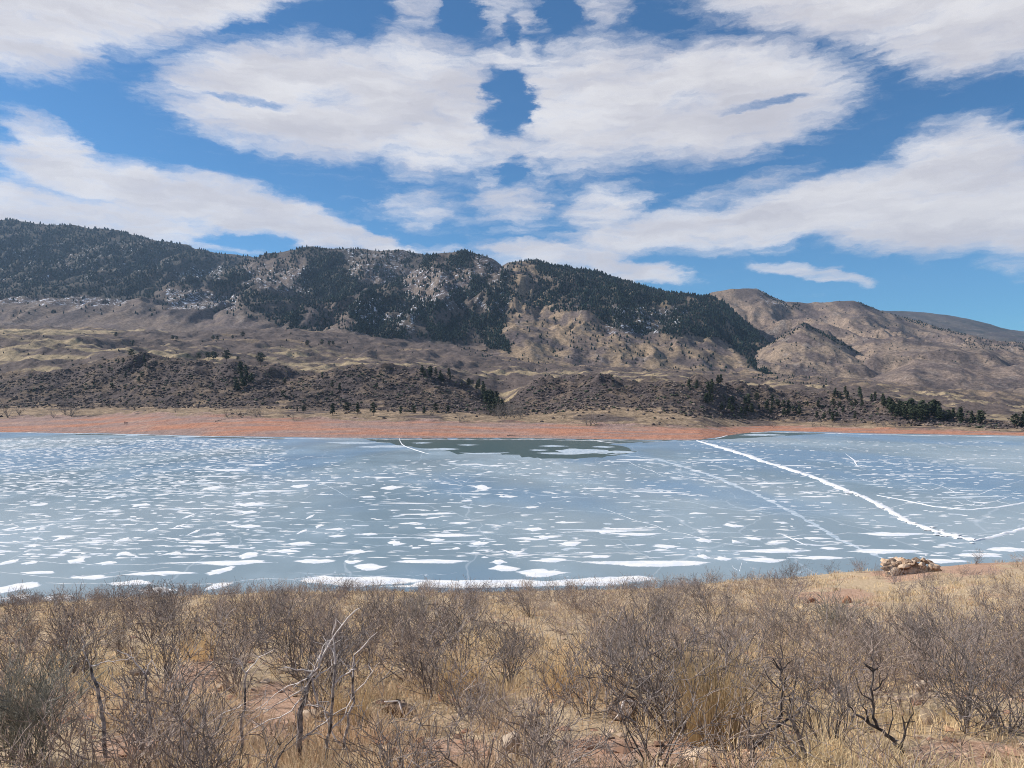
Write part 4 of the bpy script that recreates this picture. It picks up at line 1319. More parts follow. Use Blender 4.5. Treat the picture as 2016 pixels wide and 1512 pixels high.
# the farther shrubs beyond those, joined
def far_shrubs(pts):
    rng = np.random.default_rng(44)
    protos = []
    for i in range(8):
        protos.append(sum(make_shrub(500 + i, 8, .95, .9, 2, .011, .4, .35, 2, .005), []))
    V, Fc, C, off = [], [], [], 0
    for (X, Yp) in pts:
        me = protos[rng.integers(len(protos))]
        P0 = np.array([q[0] for q in me]); P1 = np.array([q[1] for q in me]); r = np.array([max(q[2], .0035) for q in me])
        a = rng.random() * 6.28; sc = rng.uniform(.5, .95)
        Rm = np.array(((math.cos(a), -math.sin(a), 0), (math.sin(a), math.cos(a), 0), (0, 0, 1.0))) * sc
        P0, P1 = P0 @ Rm.T, P1 @ Rm.T
        d = P1 - P0
        sd = np.cross(d, rng.normal(size=d.shape)); sd /= np.maximum(np.linalg.norm(sd, axis=1), 1e-9)[:, None]
        sd *= (r * sc * 1.2)[:, None]
        base_ = np.array((X, Yp, float(near_z(X, Yp)) - .03))
        q = np.stack([P0 - sd, P0 + sd, P1 + sd * .7, P1 - sd * .7], 1) + base_
        n = len(q)
        V.append(q.reshape(-1, 3)); Fc.append(np.arange(n * 4).reshape(-1, 4) + off); off += n * 4
        c = (np.array((.21, .175, .165)) if rng.random() < .6 else np.array((.34, .265, .21))) * rng.uniform(.8, 1.4)
        C.append(np.tile(np.append(c, 1), (n * 4, 1)))
    o = link('shrubbery', poly_mesh('shrubbery', np.concatenate(V), np.concatenate(Fc), np.concatenate(C)), M_TREES)
    tag(o, 'grey brown shrubs crowding the lower slope up to the rim', kind='stuff')


far_shrubs(cands[NIND:])

# ---- dry grass
def grass():
    rng = np.random.default_rng(55)
    n = 9200
    Yg = np.exp(rng.uniform(math.log(4.2), math.log(49), n * 2)) ** 1.0
    px = rng.uniform(-100, 2116, n * 2)
    X = Yg * (px - 1008) / F
    z = near_z(X, Yg)
    py = YH + F * (HC - z) / Yg
    dens = .55 + 1.2 * fbm(X / 3.2, Yg / 3.2, 3, 91)
    for (a, b_, w, h) in bare_spots:
        dens -= 1.0 * np.exp(-((px - a) / w) ** 2 - ((py - b_) / h) ** 2)
    for (a, b_, w, h) in ((910, 1330, 60, 60), (1110, 1330, 60, 60), (1500, 1140, 120, 40), (1390, 1400, 50, 80), (640, 1215, 80, 30), (390, 1290, 30, 60), (700, 1400, 40, 60)):
        dens += .7 * np.exp(-((px - a) / w) ** 2 - ((py - b_) / h) ** 2)
    keep = rng.random(n * 2) < dens
    X, Yg, z = X[keep][:n], Yg[keep][:n], z[keep][:n]
    n = len(X)
    nb = 13
    w = np.interp(Yg, [4, 10, 25, 48], [.003, .0045, .008, .013])
    h = (.10 + .17 * rng.random(n)) * (1 + .25 * (rng.random(n) < .1))
    a = rng.random((n, nb)) * 2 * np.pi
    rad = (.03 + .10 * rng.random((n, nb))) * np.interp(Yg, [4, 20, 48], [.7, 1.2, 2.2])[:, None]
    bx = X[:, None] + np.cos(a) * rad; by = Yg[:, None] + np.sin(a) * rad
    bz = z[:, None] - .02 + 0 * bx
    lean = .15 + .75 * rng.random((n, nb)); a2 = a + rng.normal(size=(n, nb)) * .6
    hh = h[:, None] * (.55 + .6 * rng.random((n, nb)))
    ww = w[:, None] * (.7 + .6 * rng.random((n, nb)))
    a3 = rng.random((n, nb)) * np.pi
    sx_, sy_ = np.cos(a3) * ww, np.sin(a3) * ww
    mx, my, mz = bx + np.cos(a2) * lean * hh * .35, by + np.sin(a2) * lean * hh * .35, bz + hh * .6
    tx, ty, tz = bx + np.cos(a2) * lean * hh, by + np.sin(a2) * lean * hh, bz + hh * (1 - .25 * lean)
    V = np.stack([np.stack([bx - sx_, by - sy_, bz], -1), np.stack([bx + sx_, by + sy_, bz], -1), np.stack([mx + sx_ * .8, my + sy_ * .8, mz], -1), np.stack([mx - sx_ * .8, my - sy_ * .8, mz], -1), np.stack([tx, ty, tz], -1)], 2)
    m = n * nb
    V = V.reshape(m * 5, 3)
    o5 = np.arange(m) * 5
    tri = np.stack([np.stack([o5, o5 + 1, o5 + 2], -1), np.stack([o5, o5 + 2, o5 + 3], -1), np.stack([o5 + 3, o5 + 2, o5 + 4], -1)], 1).reshape(-1, 3)
    mixv = np.clip(.5 + fbm(X / 5, Yg / 5, 3, 92) * 1.4 + .25 * rng.normal(size=n), 0, 1)[:, None]
    ct = np.array((.55, .40, .27)) * (1 - mixv) + np.array((.78, .61, .37)) * mixv
    c = ct[:, None, :] * (.7 + .6 * rng.random((n, nb, 1)))
    C4 = np.concatenate([np.repeat(c.reshape(m, 1, 3), 5, 1), np.ones((m, 5, 1))], -1).reshape(-1, 4)
    o = link('dry_grass', poly_mesh('dry_grass', V, tri, C4), M_STRAW)
    tag(o, 'straw coloured dry grass between the shrubs on the slope', kind='stuff')


grass()


def straw_clump(px, py, hpx, label, n=260, wide=.35, seed=0):
    rng = np.random.default_rng(600 + seed)
    p = ground_at(px, py)
    H = hpx * p.y / F
    segs = []
    for i in range(n):
        a = rng.random() * 6.28; r0 = wide * H * .5 * math.sqrt(rng.random())
        b0 = np.array((math.cos(a) * r0, math.sin(a) * r0, -.03))
        ln = rng.uniform(.05, .45); hh = H * rng.uniform(.45, 1.0)
        m_ = b0 + np.array((math.cos(a) * ln * hh * .3, math.sin(a) * ln * hh * .3, hh * .6)) + rng.normal(size=3) * .02
        t_ = b0 + np.array((math.cos(a) * ln * hh, math.sin(a) * ln * hh, hh)) + rng.normal(size=3) * .03
        segs += [(b0, m_, .0032, .0026), (m_, t_, .0026, .001)]
    me = tubes('straw_clump', segs, M_STRAWC)
    o = link('straw_clump', me, None)
    o.location = p
    tag(o, label, 'grass clump')


M_STRAWC = mat_two('tall_straw', (.60, .45, .26), (.80, .64, .40), 5, .8, .2)
_t = NT(M_STRAWC.node_tree)
_p = [n for n in M_STRAWC.node_tree.nodes if n.type == 'BSDF_PRINCIPLED'][0]
_tr = _t.n('ShaderNodeBsdfTranslucent', {'Color': _p.inputs['Base Color'].links[0].from_socket})
_mx = _t.n('ShaderNodeMixShader', {0: .4, 1: _p.outputs[0], 2: _tr.outputs[0]})
M_STRAWC.node_tree.links.new(_mx.outputs[0], [n for n in M_STRAWC.node_tree.nodes if n.type == 'OUTPUT_MATERIAL'][0].inputs['Surface'])
straw_clump(1405, 1470, 210, 'tall straw clump beside the upright dark shrub', 300, .45, 1)
straw_clump(690, 1440, 120, 'tall straw clump right of the pale sapling', 130, .5, 2)
straw_clump(905, 1370, 90, 'golden grass clump left of the middle dark shrub', 200, .9, 3)
straw_clump(1110, 1370, 90, 'golden grass clump right of the middle dark shrub', 200, .9, 4)
straw_clump(390, 1300, 60, 'golden grass clump in the gap between two left shrubs', 150, 1.0, 5)


# ---- stones
def rock_mesh(name, seed, sx_, sy_, sz_, mat, flat=.6, sub=2, rough=.22):
    import bmesh
    bm = bmesh.new()
    bmesh.ops.create_icosphere(bm, subdivisions=sub, radius=1.0)
    rng = np.random.default_rng(seed)
    cuts = [(v / np.linalg.norm(v), rng.uniform(.48, .8)) for v in rng.normal(size=(13, 3))]
    for v in bm.verts:
        c = np.array(v.co)
        for nrm, d in cuts:
            e = c.dot(nrm) - d
            if e > 0: c -= nrm * e
        c += rng.normal(size=3) * .022 * rough / .22
        v.co = (c[0] * sx_, c[1] * sy_, c[2] * sz_)
    me = bpy.data.meshes.new(name)
    bm.to_mesh(me); bm.free()
    me.materials.append(mat)
    return me


def stone(px, py, wpx, hpx, label, mat, seed, deep=.8, group=None, name='stone'):
    p = ground_at(px, py)
    s_ = p.y / F
    me = rock_mesh(name, seed, wpx * s_ * .62, wpx * s_ * .5 * deep, hpx * s_ * .75, mat)
    if mat is M_ROCKR and wpx > 20:
        for v in me.vertices:
            f_ = .5 - .5 * v.co.z / (hpx * s_ * .75)
            v.co.x *= .25 + 1.0 * f_; v.co.y *= .3 + .9 * f_
    o = link(name, me, None)
    o.location = (p.x, p.y, p.z + hpx * s_ * .32)
    o.rotation_euler = (0, 0, random.random() * .6 - .3)
    tag(o, label, 'rock', group)
    return o


stone(1830, 1425, 42, 34, 'pale block shaped stone left of the right spreading shrub', M_ROCKP, 1)
stone(1806, 1385, 26, 24, 'small pale stone just behind the pale block stone', M_ROCKP, 2)
stone(1815, 1360, 30, 26, 'rounded pale stone farthest behind the pale block stone', M_ROCKP, 3)
stone(1597, 1188, 24, 15, 'left of two small red brown pointed rocks on bare soil', M_ROCKR, 4)
stone(1668, 1188, 24, 15, 'right of two small red brown pointed rocks on bare soil', M_ROCKR, 5)
stone(618, 1410, 60, 16, 'flat tan stone under the pale sapling', M_ROCKP, 6)
stone(270, 1330, 40, 12, 'flat pale stone left of the dark shrub pair', M_ROCKP, 7)
stone(560, 1325, 40, 12, 'flat pale stone right of the dark shrub pair', M_ROCKP, 8)
stone(360, 1358, 24, 14, 'small tan stone at the foot of the left dark shrub', M_ROCKP, 9)
stone(440, 1358, 24, 14, 'small tan stone at the foot of the second dark shrub', M_ROCKP, 10)
stone(868, 1382, 16, 18, 'small orange stone left of the centre bottom', M_ROCKR, 11)
stone(1146, 1382, 16, 18, 'small orange stone right of the centre bottom', M_ROCKR, 12)
stone(1008, 1478, 46, 40, 'grey lichen stone at the bottom centre between leaning shrubs', M_ROCKP, 13)
stone(1380, 1495, 90, 22, 'flat pink stone by the foot of the tall straw clump', M_ROCK, 14)
stone(600, 1162, 50, 8, 'flat brown stone on the rim left of the centre', M_ROCK, 15)
stone(30, 1266, 26, 10, 'pale flat stone near the left picture edge', M_ROCKP, 16)
stone(110, 1266, 26, 10, 'pale flat stone right of the one at the left edge', M_ROCKP, 17)
stone(1590, 1418, 20, 18, 'tan stone inside the dense brown shrub, left one', M_ROCKP, 18)
stone(1672, 1418, 20, 18, 'tan stone inside the dense brown shrub, right one', M_ROCKP, 19)


def dark_boulder(px, py, wpx, hpx, label, seed, mirror):
    p = ground_at(px, py)
    s_ = p.y / F
    o = empty('boulder', p)
    me = rock_mesh('rock_body', seed, wpx * s_ * .6, wpx * s_ * .5, hpx * s_ * .72, M_STUMP, sub=3, rough=.5)
    b_ = link('rock_body', me, None, o); b_.location = (0, 0, hpx * s_ * .35)
    w, h = wpx * s_, hpx * s_
    top = [(np.array((-w * .45 * mirror, -w * .25, h * .95)), np.array((w * .05 * mirror, -w * .3, h * 1.02)), .010, .008), (np.array((w * .05 * mirror, -w * .3, h * 1.02)), np.array((w * .2 * mirror, -w * .52, h * .55)), .010, .008), (np.array((w * .2 * mirror, -w * .52, h * .55)), np.array((w * .5 * mirror, -w * .6, h * .1)), .008, .004)]
    link('dead_branch', tubes('dead_branch', top, M_PALE, 5), None, o)
    tag(o, label, 'boulder')


dark_boulder(785, 1412, 58, 38, 'dark brown boulder with a dead branch over it, left of centre', 31, 1)
dark_boulder(1228, 1412, 58, 38, 'dark brown boulder with a dead branch over it, right of centre', 32, -1)

# rock outcrop on the rim
p = ground_at(1785, 1128)
p.z -= .10
out = empty('rock_outcrop', p, 0, (1.0, 1.0, 1.15))
rr2 = np.random.default_rng(71)
s_ = p.y / F
me = rock_mesh('rock_base', 79, 66 * s_, 52 * s_, 30 * s_, M_ROCK, sub=4, rough=.3)
for v in me.vertices:
    n_ = float(fbm(np.array([v.co.x * 2.2 + v.co.y]), np.array([v.co.z * 4.0]), 4, 880)[0])
    v.co *= 1 + .32 * n_
b_ = link('rock_base', me, None, out)
b_.location = (0, 0, 2 * s_)
for i in range(22):
    dx = rr2.uniform(-54, 50)
    top = 30 * math.sqrt(max(0, 1 - (dx / 64) ** 2))
    w, h = rr2.uniform(8, 24), rr2.uniform(5, 10)
    me = rock_mesh('rock_block', 80 + i, w * s_ * .62, w * s_ * .6, h * s_ * .7, M_STUMP if i % 3 == 0 else M_ROCK, sub=2)
    b_ = link('rock_block', me, None, out)
    f_ = rr2.uniform(.55, 1.0)
    b_.location = (dx * s_, -s_ * 46 * math.sqrt(max(0, 1 - f_ * f_)) * .9, top * f_ * s_)
    b_.rotation_euler = (rr2.uniform(-.25, .25), rr2.uniform(-.3, .3), rr2.uniform(-.6, .6))
tag(out, 'tan sandstone outcrop standing on the rim at the right', 'rock outcrop')


def pebbles():
    rng = np.random.default_rng(66)
    n = 2600
    Yg = np.exp(rng.uniform(math.log(4.2), math.log(30), n)); px = rng.uniform(-80, 2100, n)
    X = Yg * (px - 1008) / F
    pts = np.stack([X, Yg, near_z(X, Yg)], -1)
    H = .015 + .04 * rng.random(n) ** 3; Rr = H * (1.0 + .8 * rng.random(n))
    cols = np.where(rng.random((n, 1)) < .5, np.array((.48, .35, .25)), np.array((.36, .21, .14))) * (.6 + .7 * rng.random((n, 1)))
    tag(joined('pebbles', pts, H, Rr, cols, clump, rng, sink=.005), 'small pinkish stones strewn over the near soil', kind='stuff')


pebbles()


# ---- the pale saplings in front
def sapling(base_px, base_py, spec, label, mirror=1, thick=1.0, seed=0, fat=1.35, mats=None, name='sapling'):
    """spec: list of (part, [(dx, dz, dy)...] in photo px at the base distance, r0, r1)"""
    p = ground_at(base_px, base_py)
    s_ = p.y / F
    thick *= fat
    o = empty(name, p)
    ma, mb = mats or (M_PALEBARK, M_PALE)
    rng = np.random.default_rng(seed)
    for part, pts, r0, r1 in spec:
        P = [np.array((q[0] * s_ * mirror, (q[2] if len(q) > 2 else 0) * s_, q[1] * s_)) for q in pts]
        segs = []
        n = len(P) - 1
        tot = 0
        for i in range(n):
            sub = 3
            prev = P[i]
            for k in range(1, sub + 1):
                q = P[i] + (P[i + 1] - P[i]) * k / sub + (rng.normal(size=3) * .008 if k < sub else 0)
                f0 = (i + (k - 1) / sub) / n; f1 = (i + k / sub) / n
                segs.append((prev, q, (r0 + (r1 - r0) * f0) * thick, (r0 + (r1 - r0) * f1) * thick))
                prev = q
                if part != 'trunk' and rng.random() < .45:
                    t = q + rng.normal(size=3) * .05 + np.array((0, 0, .03))
                    segs.append((q, t, r1 * thick, r1 * .6 * thick))
        link(part, tubes(part, segs, ma if part == 'trunk' else mb, 6 if part == 'trunk' else 4), None, o)
    tag(o, label, name)
    return o


sp1 = [('trunk', [(0, -8), (3, 60), (2, 95), (14, 128), (22, 160), (30, 178)], .020, .012),
       ('branch', [(30, 176), (45, 205), (75, 255), (112, 298), (122, 304)], .008, .0025),
       ('branch', [(30, 176), (42, 210), (62, 240)], .006, .002), ('branch', [(22, 160), (36, 195), (56, 238)], .005, .002),
       ('branch', [(30, 178), (8, 182), (-30, 186)], .006, .002), ('branch', [(26, 165), (36, 120), (40, 108)], .006, .003),
       ('branch', [(14, 128), (-14, 100), (-80, 70), (-120, 40)], .005, .002), ('branch', [(18, 150), (-30, 120), (-70, 95)], .005, .002),
       ('branch', [(2, 40), (40, 70), (80, 100), (110, 130)], .007, .002), ('branch', [(24, 160), (55, 180), (70, 196)], .005, .002),
       ('branch', [(22, 166), (-20, 150), (-90, 100)], .004, .0015)]
sapling(588, 1500, sp1, 'pale leaning sapling with a long branch rising to the right', 1, 1.0, 1)
sp2 = [('trunk', [(0, -6), (10, 70), (15, 130), (20, 200)], .012, .007),
       ('branch', [(20, 200), (16, 250), (22, 290)], .006, .002), ('branch', [(18, 160), (50, 185), (60, 190)], .005, .002), ('branch', [(18, 220), (2, 245)], .007, .003), ('branch', [(10, 70), (40, 100), (52, 140)], .006, .002), ('branch', [(12, 100), (-14, 120), (-40, 118)], .004, .002)]
sapling(640, 1508, sp2, 'thin pale sapling just right of the leaning one', 1, 1.0, 2)
sp3 = [('trunk', [(0, -6), (18, 60), (26, 130), (30, 200)], .011, .006), ('branch', [(30, 200), (55, 225), (75, 245)], .005, .002), ('branch', [(4, 20), (-18, 55), (-30, 90)], .007, .003), ('branch', [(24, 120), (60, 160), (80, 185)], .004, .0015)]
sapling(668, 1490, sp3, 'slender pale forked sapling, rightmost of the pale saplings', 1, 1.0, 3)
sp4 = [('trunk', [(0, -8), (-4, 70), (-12, 110), (-22, 150), (-30, 180)], .018, .011), ('branch', [(-30, 178), (-10, 184), (30, 190), (60, 196)], .006, .002), ('branch', [(-22, 150), (20, 120), (70, 90)], .005, .0015), ('branch', [(-4, 50), (-40, 80), (-60, 110)], .006, .002), ('branch', [(-12, 110), (-40, 150), (-46, 170)], .005, .002), ('branch', [(-30, 178), (-45, 210), (-40, 240)], .005, .002), ('branch', [(-10, 90), (40, 60), (80, 30)], .005, .002)]
sapling(208, 1490, sp4, 'grey leaning sapling left of the low fan shaped shrub', 1, 0.72, 4)
fork = [('trunk', [(0, -8), (2, 12), (5, 29)], .022, .018), ('branch', [(5, 29), (25, 48), (49, 66), (94, 94)], .017, .007), ('branch', [(49, 66), (59, 87), (60, 130), (59, 177)], .012, .006), ('branch', [(59, 177), (50, 186), (45, 196)], .006, .003), ('branch', [(59, 177), (68, 186), (78, 196)], .006, .003),
        ('branch', [(5, 29), (-4, 59), (2, 90)], .012, .004), ('branch', [(-4, 59), (-16, 90), (-14, 120)], .006, .002), ('branch', [(60, 120), (85, 140), (95, 170)], .006, .002), ('branch', [(58, 140), (34, 165), (22, 190)], .006, .002), ('branch', [(94, 94), (110, 120), (112, 150)], .006, .002), ('branch', [(30, 52), (20, 90), (26, 130)], .006, .002), ('branch', [(70, 80), (80, 110), (74, 140)], .005, .002), ('branch', [(59, 177), (62, 205), (58, 228)], .005, .002)]
M_BLACK = mat_two('black_bark', (.035, .03, .029), (.13, .11, .105), 12, .85, .2, .005)
sapling(1479, 1501, fork, 'crooked black shrub forking to the right near the bottom right', 1, 1.0, 11, 1.15, (M_BLACK, M_BLACK), 'shrub')
sapling(1778, 1501, fork, 'crooked black shrub forking to the left near the pale block stone', -1, 1.0, 12, 1.15, (M_BLACK, M_BLACK), 'shrub')
sp5 = [('trunk', [(0, -8), (-6, 60), (2, 120), (6, 170)], .014, .008), ('branch', [(6, 170), (30, 200), (60, 215)], .006, .002), ('branch', [(2, 110), (-40, 90), (-80, 60)], .005, .002), ('branch', [(-2, 60), (30, 85), (50, 120)], .005, .002), ('branch', [(6, 165), (-10, 195)], .005, .002)]
sapling(480, 1495, sp5, 'grey sapling right of the low fan shaped shrub', 1, 0.72, 5)
sapling(290, 1495, sp5, 'grey sapling left part of the low fan shaped shrub', -1, 0.72, 6)

# ------------------------------------------------------------------ pines across the lake, one by one
def pine_proto(seed, form):
    """unit-height pine: trunk mesh and crown of needle sprays"""
    rng = np.random.default_rng(seed)
    trunk = tubes('trunk', [(np.array((0, 0, -.03)), np.array((.01, 0, .45)), .022, .015), (np.array((.01, 0, .45)), np.array((0, 0, .95)), .015, .004)], M_BARK, 5)
    n = 190
    t = rng.random(n)
    if form == 'cone':
        h = .10 + .88 * t; rad = .20 * (1 - t) ** .8 + .015
    elif form == 'round':
        h = .30 + .68 * t; rad = .25 * np.sqrt(np.clip(1 - (2 * t - .9) ** 2 * .8, .02, 1))
    else:
        h = .18 + .80 * t; rad = .19 * (1 - t * .75) * (.7 + .5 * np.abs(np.sin(t * 14 + seed)))
    a = rng.random(n) * 6.28
    lob = 1 + .35 * np.sin(a * 2 + seed) * np.sin(t * 9 + seed)
    r = rad * lob * np.sqrt(rng.random(n)) * 1.05
    c = np.stack([r * np.cos(a), r * np.sin(a), h + .02 * rng.normal(size=n)], -1)
    sz = .055 * (.6 + .8 * rng.random(n))
    V = []
    for k in range(4):
        V.append(c + rng.normal(size=(n, 3)) * sz[:, None] * np.array((1, 1, .55)))
    V = np.stack(V, 1)
    f = np.array([(0, 1, 2), (0, 2, 3), (0, 3, 1), (1, 3, 2)])
    faces = (f[None] + (np.arange(n) * 4)[:, None, None]).reshape(-1, 3)
    me = poly_mesh('crown', V.reshape(-1, 3), faces)
    me.materials.append(M_NEEDLE)
    return trunk, me


PINES = {k: [pine_proto(700 + 10 * j + i, k) for i in range(3)] for j, k in enumerate(('cone', 'round', 'ragged'))}


def bare_proto(seed):
    rng = np.random.default_rng(seed)
    out_ = []
    for i in range(4):
        d = np.array((rng.normal() * .35, rng.normal() * .35, 1.0)); d /= np.linalg.norm(d)
        grow(rng, np.array((0, 0, -.03)), d, .62, .022, 0, 2, out_, .3, .35, 2)
    main = [(a, b_, max(c, .009), max(e, .008)) for (l, a, b_, c, e) in out_ if l == 0]
    tw = [(a, b_, max(c, .006), max(e, .005)) for (l, a, b_, c, e) in out_ if l > 0]
    return tubes('trunk', main, M_BARE), tubes('crown', tw, M_BARE)


BARES = [bare_proto(760 + i) for i in range(4)]
rp = random.Random(12)


def far_tree(px, py, hpx, label, group=None, form=None, bare=False, wide=None):
    q = base.hit(px, py)
    H = hpx * q.y / F
    tr, cr = rp.choice(BARES) if bare else rp.choice(PINES[form or rp.choice(['cone', 'round', 'ragged'])])
    wd = (wide or rp.uniform(.9, 1.3)) * H
    o = empty('bare_tree' if bare else 'pine_tree', q, rp.uniform(0, 6.28), (wd, wd, H))
    link('trunk', tr, None, o)
    link('crown', cr, None, o)
    tag(o, label, 'tree', group)


ORD = ['first', 'second', 'third', 'fourth', 'fifth', 'sixth', 'seventh', 'eighth', 'ninth', 'tenth', 'eleventh', 'twelfth']
row = [(585, 812, 10), (598, 814, 16), (655, 818, 24), (683, 814, 22), (704, 816, 25), (735, 819, 26), (789, 817, 18), (815, 817, 17), (835, 817, 17), (858, 812, 18), (882, 813, 15)]
for i, (x, y, h) in enumerate(row):
    far_tree(x, y, h, ORD[i] + ' pine from the left in the row above the red beach', 'row of pines above the red beach', 'round' if i % 2 else 'ragged')
mid = [(258, 703, 16), (370, 706, 9), (392, 708, 14), (410, 708, 15), (421, 710, 18), (446, 712, 22), (468, 710, 9), (513, 718, 23)]
for i, (x, y, h) in enumerate(mid):
    far_tree(x, y, h, ORD[i] + ' pine from the left on the pale grass strip behind the front slope', 'pines on the pale grass strip', 'round', wide=1.5)
upp = [(340, 670, 10), (348, 670, 8), (420, 670, 10), (428, 670, 9), (478, 665, 12), (458, 668, 8), (605, 682, 12), (634, 680, 12), (648, 681, 10), (656, 681, 10), (228, 664, 10), (262, 678, 9)]
for (x, y, h) in upp:
    far_tree(x, y, h, 'small pine dotting the brown rise behind the pale grass strip', 'pines on the brown rise', 'round', wide=1.3)
bares = [(15, 822, 30), (38, 818, 26), (105, 822, 18), (128, 816, 28), (140, 820, 30), (265, 806, 24), (345, 812, 14), (447, 822, 20), (476, 822, 24), (504, 820, 20), (512, 820, 18), (577, 828, 16), (852, 818, 14), (905, 830, 16)]
for (x, y, h) in bares:
    far_tree(x, y, h, 'bare grey tree at the upper edge of the left red beach', 'bare trees along the left beach', bare=True)
for (x, y, h) in [(1155, 838, 24), (1163, 838, 28), (1172, 836, 20), (1110, 824, 12)]:
    far_tree(x, y, h, 'bare grey tree in the small clump on the grass right of the gully', 'bare clump right of the gully', bare=True)
for i in range(12):
    far_tree(rp.uniform(975, 1045), rp.uniform(812, 826), rp.uniform(18, 32), 'bare grey tree filling the mouth of the gully', 'bare trees in the gully mouth', bare=True, wide=1.2)
for i in range(14):
    far_tree(rp.uniform(1400, 1830), rp.uniform(838, 842), rp.uniform(8, 13), 'low bare tree along the foot of the right wooded slope', 'bare trees along the right shore', bare=True, wide=1.3)


def cluster(n, poly, h0, h1, label, group, forms):
    xs_ = [q[0] for q in poly]; ys_ = [q[1] for q in poly]
    k = 0
    while k < n:
        x, y = rp.uniform(min(xs_), max(xs_)), rp.uniform(min(ys_), max(ys_))
        if in_poly(np.array([x]), np.array([y]), poly)[0]:
            far_tree(x, y, rp.uniform(h0, h1), label, group, rp.choice(forms))
            k += 1


cluster(20, [(810, 735), (860, 732), (930, 750), (965, 775), (950, 780), (880, 755)], 10, 20, 'pine in the band along the crest left of the gully', 'pines on the crest left of the gully', ['round', 'ragged'])
cluster(16, [(950, 775), (985, 800), (1000, 815), (975, 820), (955, 800)], 18, 32, 'dark pine packed into the gully in the middle', 'pines in the gully', ['cone', 'ragged'])
cluster(10, [(440, 730), (500, 735), (490, 775), (450, 770)], 14, 26, 'pine in the loose stand on the dark slope at the left', 'pines on the left dark slope', ['ragged', 'cone'])
cluster(8, [(540, 740), (800, 745), (800, 790), (540, 790)], 9, 16, 'lone pine among scrub on the middle dark slope', 'lone pines on the middle dark slope', ['ragged', 'round'])
cluster(10, [(200, 700), (300, 715), (290, 770), (210, 770)], 8, 16, 'pine in the scrub on the far left slope', 'pines on the far left slope', ['round', 'ragged'])
cluster(12, [(1340, 755), (1420, 755), (1420, 800), (1360, 800)], 10, 20, 'pine in the loose stand on the slope right of the gully', 'pines right of the gully', ['ragged', 'cone'])
cluster(32, [(1400, 800), (1440, 785), (1560, 795), (1560, 826), (1440, 824)], 10, 19, 'dark pine in the thick stand above the beach point', 'thick pine stand above the beach point', ['cone', 'round', 'ragged'])
cluster(22, [(1560, 790), (1700, 800), (1700, 832), (1560, 828)], 9, 18, 'pine scattered through scrub between the two right stands', 'pines between the two right stands', ['ragged', 'round'])
cluster(18, [(1630, 772), (1700, 778), (1800, 802), (1790, 812), (1690, 795), (1630, 784)], 12, 20, 'pine in the thin line climbing the right slope', 'pine line up the right slope', ['cone', 'ragged'])
cluster(44, [(1745, 808), (1800, 806), (1900, 824), (1942, 836), (1900, 838), (1760, 830)], 17, 30, 'dark green pine in the dense grove near the right edge', 'dense pine grove near the right edge', ['cone', 'cone', 'round'])
cluster(8, [(1998, 835), (2030, 830), (2030, 842), (1998, 842)], 18, 28, 'pine in the grove cut by the right picture edge', 'pine grove at the right picture edge', ['cone', 'round'])

def log(px, py, wpx, hpx, label, seed):
    q = base.hit(px, py)
    k = q.y / F
    rng = np.random.default_rng(seed)
    a = np.array((-wpx * .5 * k, 0, .25)); b2 = np.array((wpx * .5 * k, rng.normal() * 2, .3 + hpx * k))
    segs = []
    pts = [a + (b2 - a) * t + np.array((0, rng.normal() * .2, rng.normal() * .08)) for t in np.linspace(0, 1, 5)]
    for i in range(4):
        segs.append((pts[i], pts[i + 1], .38 - .07 * i, .38 - .07 * (i + 1)))
    for i in range(1, 5):
        for _ in range(2):
            segs.append((pts[i], pts[i] + rng.normal(size=3) * np.array((1.6, 1.2, 1.0)) + np.array((.6, 0, 1.2)), .13, .05))
    o = link('driftwood', tubes('driftwood', segs, M_BARE, 5), None)
    o.location = q
    tag(o, label, 'driftwood')


log(436, 830, 26, 5, 'grey stranded log low on the left red beach', 1)
log(282, 812, 36, 6, 'toppled bare tree lying at the top of the left beach', 2)
log(180, 820, 16, 2, 'short log at the top of the far left beach', 3)
log(915, 832, 22, 2, 'dark log lying at the top of the middle beach', 4)
log(1010, 858, 24, 1, 'small driftwood pile at the water line in the middle', 5)

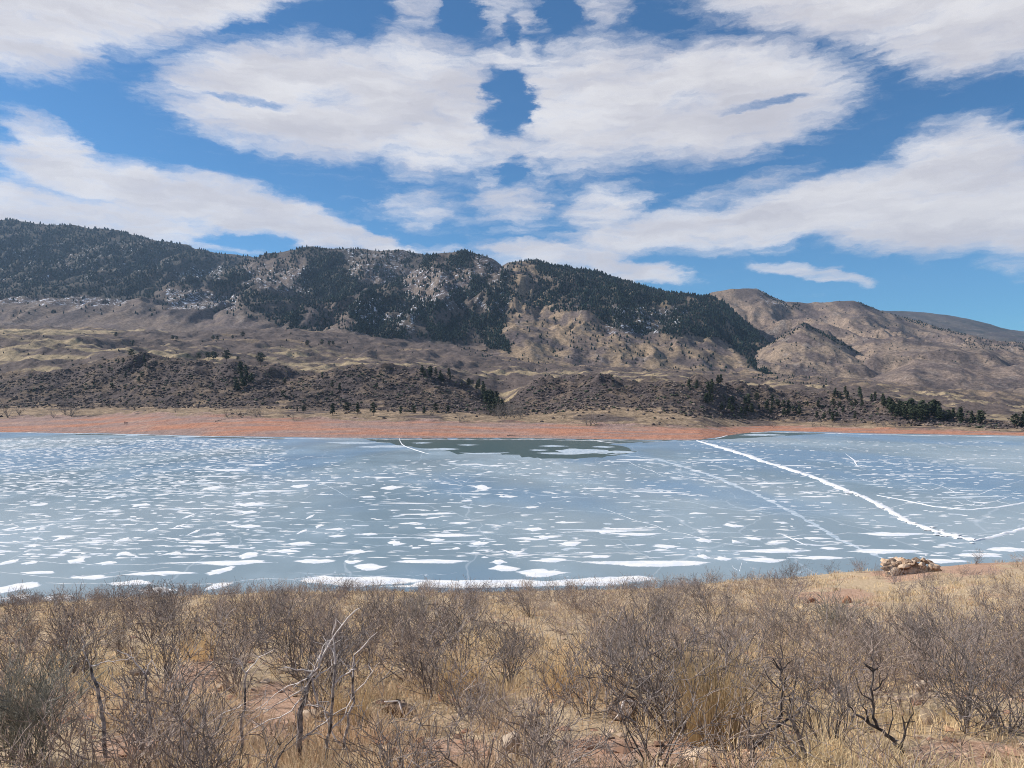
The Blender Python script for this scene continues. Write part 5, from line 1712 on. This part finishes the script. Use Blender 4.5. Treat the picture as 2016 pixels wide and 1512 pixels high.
# two tiny walkers on the far beach
def walker(px, py, hpx, colr_, label):
    q = base.hit(px, py)
    H = hpx * q.y / F
    segs = [((0, 0), .0)]
    me = bpy.data.meshes.new('person')
    vs = [(0, 0, .52), (0, 0, .66), (0, 0, .82), (0, 0, .87), (0, 0, .95), (.07, 0, .50), (.08, .04, .27), (.08, .05, .02), (-.07, 0, .50), (-.08, -.05, .27), (-.08, -.08, .02), (.12, 0, .80), (.15, .02, .62), (.15, .06, .46), (-.12, 0, .80), (-.15, -.02, .62), (-.15, .03, .46)]
    es = [(0, 1), (1, 2), (2, 3), (3, 4), (0, 5), (5, 6), (6, 7), (0, 8), (8, 9), (9, 10), (2, 11), (11, 12), (12, 13), (2, 14), (14, 15), (15, 16)]
    me.from_pydata([(a * H, b_ * H, c * H) for a, b_, c in vs], es, [])
    o = link('person', me, None)
    rad = [.085, .08, .09, .035, .06, .055, .045, .03, .055, .045, .03, .045, .032, .022, .045, .032, .022]
    sk = o.modifiers.new('skin', 'SKIN')
    for i, r in enumerate(rad):
        me.skin_vertices[0].data[i].radius = (r * H, r * H)
    me.skin_vertices[0].data[0].use_root = True
    o.modifiers.new('sub', 'SUBSURF').levels = 1
    o.modifiers['sub'].render_levels = 1
    m, w, b_ = new_mat('clothes')
    setin(w, b_, Base_Color=colr_, Roughness=.9)
    me.materials.append(m)
    o.location = q
    tag(o, label, 'person')


walker(246, 836, 7, (.09, .03, .03), 'tiny person in dark red standing on the left red beach')
walker(250, 836, 6.5, (.04, .035, .05), 'tiny person in dark clothes beside the one in red')

# ------------------------------------------------------------------ air
zt = float(max(L.z.max() for L in mountains)) + 60
xs0 = 9600.0
bx = np.array([(x, y, z) for z in (-7.5, zt) for y in (-650.0, 9600.0) for x in (-xs0, xs0)])
bf = np.array([(0, 2, 3, 1), (4, 5, 7, 6), (0, 1, 5, 4), (2, 6, 7, 3), (0, 4, 6, 2), (1, 3, 7, 5)])
hm = bpy.data.materials.new('air')
hm.use_nodes = True
hm.node_tree.nodes.clear()
hw = NT(hm.node_tree)
pv = hw.n('ShaderNodeVolumePrincipled', {'Color': (.50, .72, 1.0, 1), 'Density': 0.000032, 'Anisotropy': 0.2})
hw.n('ShaderNodeOutputMaterial', {'Volume': pv.outputs[0]})
hz = link('haze', poly_mesh('haze', bx, bf), hm)
tag(hz, 'thin bluish air between the lake and the far mountains', kind='stuff')

# ------------------------------------------------------------------ labels: alike neighbours told apart by their order from the left
same = {}
for o in S.objects:
    if o.parent is None and 'label' in o and 'category' in o:
        same.setdefault(o['label'], []).append(o)
ORDL = ['leftmost', 'second from the left', 'third from the left', 'fourth from the left', 'fifth from the left', 'sixth from the left', 'seventh from the left', 'eighth from the left', 'ninth from the left']
for lab, members in same.items():
    if 1 < len(members) <= 9:
        members.sort(key=lambda o: o.location.x / max(o.location.y, 1.0))
        for i, o in enumerate(members):
            if len(lab.split()) + len(ORDL[i].split()) <= 16:
                o['label'] = lab + ', ' + ORDL[i]
